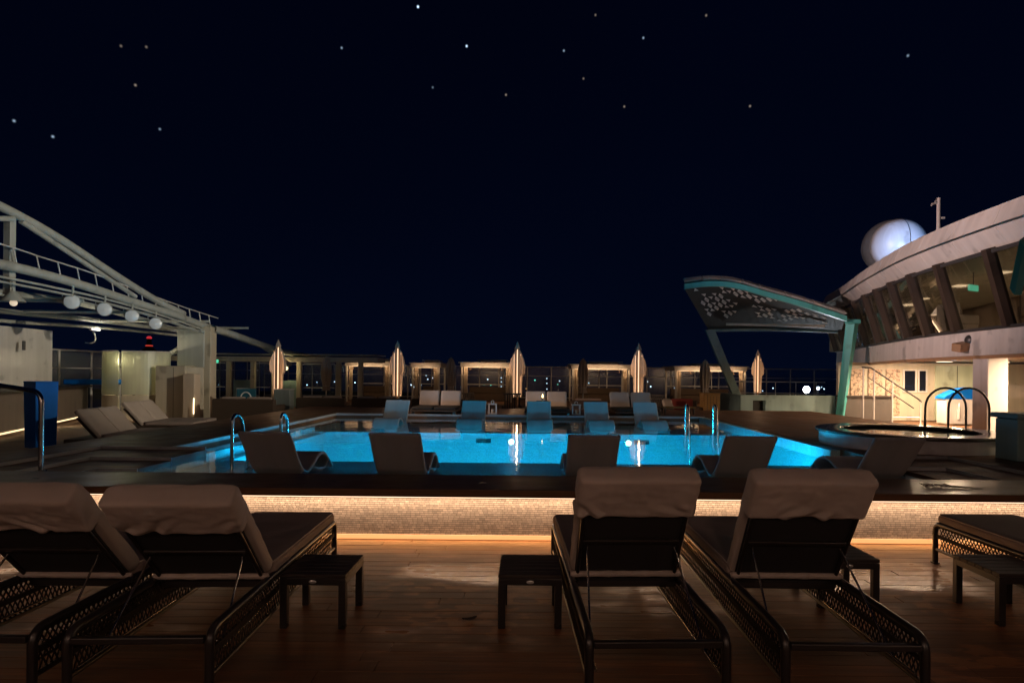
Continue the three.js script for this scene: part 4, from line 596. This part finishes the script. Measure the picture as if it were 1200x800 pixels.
function sofa(label, [x, y, z], w, turn, cushion) { const t = thing('wicker_sofa', label, 'sofa', [x, y, z], turn, 'brown wicker sofas'); mesh('frame', [rbox(w, 0.74, 0.16, 0, 0.39, -0.34, 0.04), rbox(w, 0.3, 0.8, 0, 0.17, 0.05, 0.03)], M.wicker, t); for (const s of [-1, 1]) mesh('armrest', rbox(0.14, 0.56, 0.8, s * (w / 2 - 0.07), 0.29, 0.05, 0.04), M.wicker, t); const n = Math.max(1, Math.round(w / 0.8)); for (let i = 0; i < n; i++) { const cw = (w - 0.3) / n; mesh('seat_cushion', soft(cw - 0.02, 0.14, 0.66, 0.04, 8, 3, 8, (q) => 0.006 * perlin.noise(q.x * 8 + i, q.z * 8, w)).translate(-(w - 0.3) / 2 + cw * (i + 0.5), 0.39, 0.08), cushion, t); mesh('back_cushion', soft(cw - 0.04, 0.4, 0.14, 0.05, 8, 6, 3, (q) => 0.008 * perlin.noise(q.x * 8 + i, q.y * 8, w)).translate(-(w - 0.3) / 2 + cw * (i + 0.5), 0.62, -0.2), cushion, t); } for (const [a, b] of [[-1, -0.3], [1, -0.3], [-1, 0.35], [1, 0.35]]) mesh('foot', rbox(0.06, 0.03, 0.06, a * (w / 2 - 0.08), 0.012, b, 0.005), M.frame, t); }
sofa('long wicker sofa turned away, below the first cabana', [-4.9, 0, -20.3], 1.6, Math.PI, M.mattress); sofa('wicker sofa turned away, behind the first pair of cushions', [-2.9, 0, -20.3], 1.7, Math.PI, M.mattress); sofa('wicker sofa turned away, beside the bowed rails', [-6.7, 0, -20.3], 1.6, Math.PI, M.mattress); sofa('wicker sofa turned away, behind the lounger before the gap', [2.0, 0, -20.3], 1.2, Math.PI, M.mattress);
sofa('wicker sofa with two red back cushions near the ladder rails', [5.15, 0, -20.3], 1.1, 0, M.red); sofa('wicker sofa in deep shade between parasol and pool steps', [-8.6, 0, -19.0], 1.9, Math.PI, M.mattress);
{
  const t = thing('slatted_planter', 'yellow brown slatted timber box under the closed parasol', 'planter', [5.95, 0, -20]); for (let i = 0; i < 5; i++) for (const [rx, s] of [[0, 1], [0, -1]]) mesh('slat', rbox(0.085, 0.98, 0.02, -0.2 + i * 0.1, 0.52, s * 0.25, 0.004), M.amberWood, t); for (let i = 0; i < 5; i++) for (const s of [-1, 1]) mesh('slat', rbox(0.02, 0.98, 0.085, s * 0.25, 0.52, -0.2 + i * 0.1, 0.004), M.amberWood, t); mesh('liner', span(-0.23, 0.23, 0.04, 0.95, -0.23, 0.23), M.black, t); mesh('rim', [rbox(0.56, 0.03, 0.56, 0, 1.025, 0, 0.008)], M.amberWood, t);
  const tr = thing('low_tray_table', 'low pale tray table beside the red cushions', 'table', [4.25, T, -17.3]); mesh('top', rbox(0.9, 0.04, 0.4, 0, 0.2, 0, 0.01), M.amberWood, tr); for (const [a, b] of [[-1, -1], [1, -1], [-1, 1], [1, 1]]) mesh('leg', rbox(0.04, 0.18, 0.04, a * 0.4, 0.09, b * 0.16, 0.005), M.table, tr);
  const lc = thing('large_pillow', 'white pillow leaning on the wicker sofa by the last parasol', 'pillow', [4.62, 0.46, -20.15], 0.4); mesh('pad', soft(0.36, 0.36, 0.12, 0.05, 10, 10, 3, (q) => 0.01 * perlin.noise(q.x * 9, q.y * 9, 3)).rotateX(-0.4).translate(0, 0.17, 0), M.cushion, lc);
}

// ---------------------------------------------------------------- folded parasols with glowing ribs
function glowParasol(label, x, z, turn) {
  const t = thing('glowing_parasol', label, 'parasol', [x, z < -23 ? 0.3 : 0, z], turn, 'folded parasols with glowing ribs'); if (z < -23) t.scale.setScalar(0.85);
  mesh('mast', [rod(V(0, 0, 0), V(0, 2.55, 0), 0.035, 12)], M.bronze, t); mesh('base', [lathe([[0, 0.12], [0.34, 0.1], [0.38, 0]], 28)], M.darkSteel, t);
  for (let i = 0; i < 8; i++) { const a = i / 8 * 2 * Math.PI + 0.2, wing = i % 2; const g = plate(wing ? [[0.03, 0.8], [0.2, 0.82], [0.205, 1.5], [0.33, 1.62], [0.34, 1.9], [0.27, 2.14], [0.16, 2.3], [0.05, 2.58], [0.02, 2.58]] : [[0.03, 0.75], [0.17, 0.76], [0.19, 1.7], [0.17, 2.3], [0.1, 2.42], [0.05, 2.64], [0.02, 2.64]], 0.014); g.translate(0, 0, -0.007).rotateY(-a); const fold = mesh('folded_panel', g, M.umbrella, t); mesh('rib', rod(V(Math.cos(a) * 0.13, 0.8, Math.sin(a) * 0.13 + 0.0), V(Math.cos(a) * 0.13, 2.3, Math.sin(a) * 0.13), 0.011, 6), M.bronze, fold); }
  mesh('cap', lathe([[0, 2.76], [0.03, 2.7], [0.07, 2.6], [0.11, 2.5], [0.1, 2.5]], 20), M.umbrella, t);
  // light strips up the ribs that look towards the pool and away from it
  for (const a of [1.57 - 0.0, 0.85, 2.3, -1.4]) { const r = a === 1.57 ? 0.215 : 0.17; mesh('light_strip', rod(V(Math.cos(a) * r, 0.78, Math.sin(a) * r), V(Math.cos(a) * r, a === 1.57 ? 2.46 : 2.3, Math.sin(a) * r), a === 1.57 ? 0.016 : 0.009, 8), glow([1, 0.6, 0.34], a === 1.57 ? 1.7 : 1.3), t); }
  areaLight('parasol_led', [1, 0.6, 0.34], 17, 0.03, 1.6, [x + 0.0, 1.6, z + 0.245], [x, 1.6, z + 2]); for (const s of [-1, 1]) areaLight('parasol_rib_led', [1, 0.52, 0.26], 16, 0.03, 1.5, [x + s * 0.3, 1.5, z + 0.28], [x, 1.5, z]);
}
[[-8.94, 'folded parasol with glowing ribs beside the arch board', 0.4], [-4.66, 'folded parasol with glowing ribs between the two smallest cabanas', 0.25], [-0.36, 'folded parasol with glowing ribs above the slatted deck chair', 0], [3.98, 'folded parasol with glowing ribs behind the last double daybed', -0.15], [9.08, 'folded parasol with glowing ribs behind the bandstand counter', -0.3]].forEach(([x, l, r], i) => { glowParasol(l, x, i === 4 ? -24.2 : -22, r); });
function closedParasol(label, x, z) { const t = thing('closed_parasol', label, 'parasol', [x, 0, z], x, 'closed grey parasols'); mesh('mast', rod(V(0, 0, 0), V(0, 2.3, 0), 0.03, 10), M.white, t); const seg = 48, ring = [[0.03, 2.28], [0.1, 2.2], [0.18, 1.9], [0.2, 1.6], [0.17, 1.2], [0.12, 0.95], [0.17, 0.78]]; const g = lathe(ring, seg), p = g.attributes.position; for (let i = 0; i < p.count; i++) { const a = Math.atan2(p.getZ(i), p.getX(i)), k = 1 + 0.22 * Math.cos(a * 8) + 0.08 * perlin.noise(a * 2, p.getY(i) * 2, x); p.setX(i, p.getX(i) * k); p.setZ(i, p.getZ(i) * k); } g.computeVertexNormals(); mesh('canopy', g, M.umbrella, t); mesh('base', lathe([[0, 0.1], [0.3, 0.08], [0.32, 0]], 24), M.darkSteel, t); mesh('tie', new THREE.TorusGeometry(0.14, 0.016, 6, 24).rotateX(Math.PI / 2).translate(0, 1.0, 0), M.white, t); }
[[-8.84, 'closed grey parasol beside the first cabana'], [-3.36, 'closed grey parasol between the second and third cabana'], [2.45, 'closed grey parasol at the corner of the fourth cabana'], [7.81, 'closed grey parasol above the slatted planter']].forEach(([x, l]) => closedParasol(l, x, -27));

// ---------------------------------------------------------------- cabanas
function cabana(label, x0, x1, h, lit) {
  const t = thing('cabana', label, 'cabana', [(x0 + x1) / 2, 0, -35.2], 0, 'cabanas along the far rail'), w = x1 - x0, D = 2.4;
  for (const [a, b] of [[-1, 1], [1, 1], [-1, -1], [1, -1]]) mesh('post', rbox(0.1, h, 0.1, a * (w / 2 - 0.05), h / 2, b * D / 2, 0.01), M.white, t);
  mesh('fascia', [rbox(w + 0.1, 0.2, 0.1, 0, h - 0.05, D / 2 + 0.02, 0.01), rbox(0.1, 0.2, D - 0.06, w / 2, h - 0.05, 0, 0.01), rbox(0.1, 0.2, D - 0.06, -w / 2, h - 0.05, 0, 0.01)], M.white, t);
  mesh('roof', [rbox(w + 0.3, 0.06, D + 0.3, 0, h + 0.09, 0, 0.01), rbox(w * 0.62, 0.05, D * 0.6, w * 0.1, h + 0.26, -0.2, 0.01), rbox(w * 0.5, 0.14, D * 0.4, w * 0.1, h + 0.17, -0.2, 0.01)], M.white, t);
  for (const s of [-1, 1]) { const pts = Array.from({ length: 11 }, (_, i) => [s * (w / 2 - 0.13) - s * i * 0.022, 0.035 * Math.sin(i * 1.55)]); mesh('curtain', solid(pts.map(([x, z]) => [[x, 0.1, z + D / 2 - 0.1], [x, 0.1, z + D / 2 - 0.09], [x, h - 0.16, z + D / 2 - 0.09], [x, h - 0.16, z + D / 2 - 0.1]])), M.umbrella, t); }
  mesh('back_bar', [rod(V(-w / 2, 0.95, -D / 2), V(w / 2, 0.95, -D / 2), 0.03), rod(V(w * 0.2, 0, -D / 2), V(w * 0.2, h, -D / 2), 0.03)], M.white, t);
  mesh('bench', [rbox(w - 0.5, 0.42, 0.8, 0, 0.21, -D / 2 + 0.5, 0.03), rbox(w - 0.5, 0.4, 0.18, 0, 0.62, -D / 2 + 0.2, 0.05)], M.wicker, t);
  if (lit) { mesh('light_strip', rbox(w - 0.3, 0.02, 0.03, 0, h - 0.16, D / 2 - 0.06, 0.005), glow([1, 0.6, 0.3], lit * 0.8), t); mesh('added_fascia_lamp', [rbox(w * 0.8, 0.03, 0.05, 0, h - 0.33, D / 2 + 0.42, 0.01), rod(V(-w * 0.3, h - 0.33, D / 2 + 0.42), V(-w * 0.3, h - 0.1, D / 2 + 0.05), 0.012), rod(V(w * 0.3, h - 0.33, D / 2 + 0.42), V(w * 0.3, h - 0.1, D / 2 + 0.05), 0.012)], M.bronze, t); areaLight('added_fascia_light', [1, 0.62, 0.34], lit * 34, w * 0.8, 0.04, [(x0 + x1) / 2, h - 0.3, -35.2 + D / 2 + 0.42], [(x0 + x1) / 2, h + 0.06, -35.2 + D / 2]); areaLight('unseen_cabana_led', [1, 0.6, 0.3], lit * 45, w - 0.3, 0.04, [(x0 + x1) / 2, h - 0.19, -35.2 + D / 2 + 0.2], [(x0 + x1) / 2, h * 0.4, -35.2 + D / 2 - 0.4]); }  // bracket lamp added to light the fascia; unseen roof strip lights the inside
  return t;
}
cabana('cabana with open front at the end of the truss', -10.05, -7.55, 2.1, 0.8); cabana('narrow cabana next to the one at the truss end', -6.4, -4.85, 2.05, 0.6); cabana('cabana behind the glowing parasol over the deck chair', -3.67, -0.84, 2.1, 1); cabana('wide cabana behind the fourth glowing parasol', 2.47, 5.68, 2.05, 1); cabana('widest cabana behind the sloping canopy leg', 8.18, 12.1, 2.0, 1);

// ---------------------------------------------------------------- glass windbreaks
function windbreak(label, a, b, h, n, group) {
  const t = thing('glass_windbreak', label, 'windbreak', [0, 0, 0], 0, group), p = (k, y) => a.clone().lerp(b, k).setY(y);
  mesh('top_rail', rod(p(0, h), p(1, h), 0.035), M.white, t); mesh('mid_rail', [rod(p(0, h * 0.72), p(1, h * 0.72), 0.02), rod(p(0, 0.12), p(1, 0.12), 0.03)], M.white, t);
  for (let i = 0; i <= n; i++) mesh('post', rod(p(i / n, 0), p(i / n, h + 0.02), 0.04, 8), M.white, t);
  for (let i = 0; i < n; i++) { const q = p((i + 0.04) / n, 0), r = p((i + 0.96) / n, 0); const g = mesh('pane', bar(q.setY(h * 0.5 + 0.05), r.setY(h * 0.5 + 0.05), 0.012, h - 0.24), M.glass, t); g.castShadow = false; }
}
windbreak('glass windbreak across the end of the deck behind the cabanas', V(-16.5, 0, -38.5), V(19.5, 0, -38.5), 2.05, 24);
windbreak('glass windbreak along the ship side behind the truss', V(-16.6, 0, -12), V(-16.6, 0, -38), 2.3, 16);
{
  const t = thing('promenade_shelter', 'long white shelter with square posts and flat roof behind the truss column', 'shelter');
  mesh('roof', [rbox(9.4, 0.22, 1.6, -11.5, 2.16, -28.6, 0.02), rbox(9.4, 0.05, 1.7, -11.5, 2.38, -28.6, 0.01)], M.cream, t);
  for (const x of [-15.6, -13.6, -12.5, -11.55, -10.4, -8.6, -7.6]) mesh('post', rbox(0.2, 2.06, 0.2, x, 1.03, -28, 0.01), M.cream, t);
  for (const [a, b] of [[-15.4, -13.8], [-12.35, -11.75], [-10.2, -8.8]]) { const w = mesh('window', span(a, b, 0.9, 1.95, -28.0, -27.99), M.glass, t); mesh('frame', [span(a, b, 0.86, 0.9, -28.03, -27.96), span(a, b, 1.95, 1.99, -28.03, -27.96)], M.white, w); }
  for (const [a, b] of [[-13.4, -12.6], [-11.45, -10.5]]) mesh('panel', span(a, b, 0, 1.2, -28.04, -27.98), M.tealGrey, t);
  for (const [x, l, c] of [[-15.2, 'warm globe lamp on the shelter post behind the bar', [1, 0.75, 0.4]], [-10.9, 'warm globe lamp on the shelter post behind the arch board', [1, 0.8, 0.4]]]) { const s = thing('globe_lamp', l, 'lamp', [x, 1.75, -27.7], 0, 'globe lamps of the shelter'); mesh('globe', new THREE.SphereGeometry(0.09, 16, 12), glow(c, 3), s); mesh('arm', rod(V(0, 0, 0), V(0, 0.05, -0.25), 0.02), M.white, s); pointLight('globe_lamp_light', c, 1.6, [x, 1.75, -27.7], 3); }
  const e = thing('green_sign_light', 'small green lit sign on the shelter roof edge beside the column', 'sign', [-13.5, 2.02, -26.6]); mesh('sign_face', rbox(0.22, 0.14, 0.05, 0, 0, 0, 0.03), glow([0.03, 0.75, 0.4], 1), e); mesh('bracket', rod(V(0, 0.05, 0), V(0, 0.2, -1.2), 0.015), M.white, e);
  const s = thing('arch_board', 'small blue board with a white arch emblem standing on the deck', 'sign', [-9.15, 0, -20]); mesh('board', [rbox(0.62, 0.75, 0.05, 0, 0.66, 0, 0.01)], mat(0.01, 0.1, 0.16, 0.5), s); const pts = [V(-0.17, 0.32, 0.035), V(-0.17, 0.72, 0.035)]; for (let i = 1; i < 10; i++) { const a = Math.PI * (1 - i / 10); pts.push(V(0.17 * Math.cos(a), 0.72 + 0.2 * Math.sin(a), 0.035)); } pts.push(V(0.17, 0.72, 0.035), V(0.17, 0.32, 0.035)); mesh('arch_emblem', [polyTube(pts, 0.022, 6), rod(V(-0.17, 0.58, 0.035), V(0.17, 0.58, 0.035), 0.014)], M.dome, s); mesh('frame', [polyTube([V(-0.31, 0, 0), V(-0.31, 1.04, 0), V(0.31, 1.04, 0), V(0.31, 0, 0)], 0.018)], M.white, s); mesh('leg', [bar(V(-0.31, 0, 0.2), V(-0.31, 0.05, -0.2), 0.04, 0.04), bar(V(0.31, 0, 0.2), V(0.31, 0.05, -0.2), 0.04, 0.04)], M.white, s);
  const pc = thing('pale_cabinet', 'pale grey cabinet standing beside the first glowing parasol', 'cabinet', [-8.2, 0, -21.2]); mesh('body', rbox(0.55, 0.95, 0.4, -0.2, 0.5, 0, 0.02), mat(0.3, 0.36, 0.35, 0.5, { map: grime }), pc); mesh('top', rbox(0.6, 0.03, 0.45, -0.2, 0.99, 0, 0.01), M.white, pc);
}

// ---------------------------------------------------------------- bright deck flood beyond the bandstand, shore lights, chimney light
{
  const f = thing('deck_floodlight', 'glaring white floodlight on a short stand beyond the bandstand', 'floodlight', [15, 0, -33]); mesh('stand', rod(V(0, 0, 0), V(0, 0.75, 0), 0.03), M.darkSteel, f); mesh('housing', rbox(0.4, 0.3, 0.18, 0, 0.9, -0.06, 0.03), M.darkSteel, f); mesh('lens', lathe([[0, 0.03], [0.13, 0.02], [0.18, 0]], 20).rotateX(Math.PI / 2).translate(0, 0.9, 0.035), glow([0.85, 0.93, 1], 30), f); spotLight('deck_floodlight', [0.85, 0.93, 1], 45, [15, 0.9, -32.9], [10.5, 3.6, -25], 0.7, 6);
  const g = thing('deck_floodlight', 'smaller white floodlight beside the glaring one', 'floodlight', [16.1, 0, -34]); mesh('stand', rod(V(0, 0, 0), V(0, 0.8, 0), 0.03), M.darkSteel, g); mesh('housing', rbox(0.26, 0.2, 0.14, 0, 0.95, -0.05, 0.02), M.darkSteel, g); mesh('lens', lathe([[0, 0.02], [0.07, 0.015], [0.09, 0]], 16).rotateX(Math.PI / 2).translate(0, 0.95, 0.025), glow([0.6, 0.8, 1], 4), g); pointLight('small_deck_floodlight', [0.7, 0.85, 1], 0.6, [16.1, 0.95, -33.8], 3);
}
{
  const cw = [0.75, 0.88, 1], gr = [0.2, 1, 0.7], or = [1, 0.42, 0.12], L = [[-229.6, -12.1, cw, 5], [-201, -8.5, cw, 2.4], [-179.6, -9.1, cw, 5], [-121, -11, cw, 4], [-111, -11, cw, 3.5], [-105.5, -1, cw, 2], [-103.8, -5, cw, 2.4], [-99, -3.5, cw, 1.5], [-68.7, -13, cw, 3], [-42.2, -0.4, or, 1.2], [-41.3, -4.5, cw, 3], [-37.9, -10.3, gr, 4], [-45, -10, gr, 1.5], [-27.2, -2.7, cw, 1.5], [-27.1, -6.9, cw, 1.5], [-27.1, -11.9, cw, 1.8], [-15.4, -11.7, or, 5], [7.9, -4.9, gr, 2.6], [20.3, -3, cw, 1.8], [20.4, -8, cw, 1.6], [20.5, -13.9, cw, 1.6], [33.7, -5.5, cw, 1.8], [52, -10.3, cw, 2.6], [60.4, -11.9, cw, 2.6], [118.7, -6.3, cw, 1.6], [125.4, -5.4, cw, 2], [128.8, -10.4, cw, 5], [309.6, -11.2, cw, 4], [-427, -15.6, gr, 3], [-420, -14, cw, 2], [256.3, -10.9, cw, 3], [-392, -12, cw, 2]];
  const lr = rng(61); for (let i = 0; i < 26; i++) L.push([-330 + 660 * lr(), -14 + 8 * lr() * lr(), lr() < 0.2 ? or : lr() < 0.15 ? gr : cw, 0.5 + 1.2 * lr()]);
  L.forEach(([x, y, c, k]) => { const t = thing('shore_lamp', c === gr ? 'far green shore lamp across the water' : c === or ? 'far orange shore lamp across the water' : 'far white shore lamp across the water', 'lamp', [x, y, -640], 0, c === gr ? 'green shore lamps' : c === or ? 'orange shore lamps' : 'white shore lamps'); mesh('lamp_head', new THREE.SphereGeometry(0.62, 10, 8), glow(c, k * 1.4), t); mesh('mast', rod(V(0, -26 - y, 0), V(0, -0.6, 0), 0.14, 6), M.shore, t); });
  const c = thing('lit_spire', 'far red and white lit spire above the shower screen', 'tower', [-259, -26, -420]); mesh('tower', lathe([[6, 0], [5, 38], [7, 40], [2.4, 43], [1.6, 46], [1.2, 50]], 16), M.shore, c); for (const [y, r, col, k] of [[41, 4.6, [1, 0.32, 0.06], 0.5], [44.5, 2.2, [1, 0.08, 0.05], 0.5], [47.2, 1.3, [1, 0.5, 0.5], 1.2], [50, 1.6, [1, 0.05, 0.06], 0.5]]) mesh('lamp_ring', lathe([[r * 0.5, y + 1], [r * 1.1, y], [r * 0.9, y - 0.8], [r * 0.4, y - 1]], 16), glow(col, k), c);
}
// ---------------------------------------------------------------- unseen deckhouse behind the camera, its lamps placed to light the lounger backs
{
  const t = thing('unseen_aft_deckhouse', 'unseen white deckhouse wall behind the camera, carrying lamps that light the lounger backs', 'building', [0, 0, 0]); mesh('wall', span(-12, 14, 0, 5, 2.3, 2.6), M.white, t); mesh('roof', rbox(26.6, 0.16, 1, 1, 5.08, 2.3, 0.03), M.white, t);
  for (const x of [-4.4, 0.4, 5.2]) { const l = thing('unseen_bulkhead_lamp', 'unseen round warm lamp behind the camera, placed to light the lounger backs', 'lamp', [x, 3.0, 2.28], 0, 'unseen bulkhead lamps'); mesh('globe', new THREE.SphereGeometry(0.13, 18, 14).translate(0, 0, -0.24), glow([1, 0.7, 0.45], 6), l); mesh('mount', [rod(V(0, 0, 0), V(0, 0, -0.1), 0.12, 20)], M.darkSteel, l); }
  for (const [p, r, l] of [[[-11, 4.2, -9.5], -Math.PI / 2, 'unseen floodlight on the truss walkway rail, placed to light the curved deckhouse'], [[10.25, 5.36, -8.5], Math.PI / 2, 'unseen floodlight on the curved deckhouse roof, placed to light the truss']]) { const f = thing('unseen_floodlight', l, 'floodlight', p, r); mesh('housing', rbox(0.4, 0.3, 0.2, 0, 0.36, 0, 0.03), M.darkSteel, f); mesh('lens', rbox(0.34, 0.24, 0.02, 0, 0.37, -0.11, 0.008), glow([1, 0.8, 0.62], 5), f); mesh('bracket', rod(V(0, 0, 0), V(0, 0.22, 0), 0.03), M.darkSteel, f); }  // both out of view, lighting the curved deckhouse and the truss
}
scene.traverse((o) => { if (o.isMesh && !o.name) o.name = 'piece'; });
renderer.render(scene, camera);
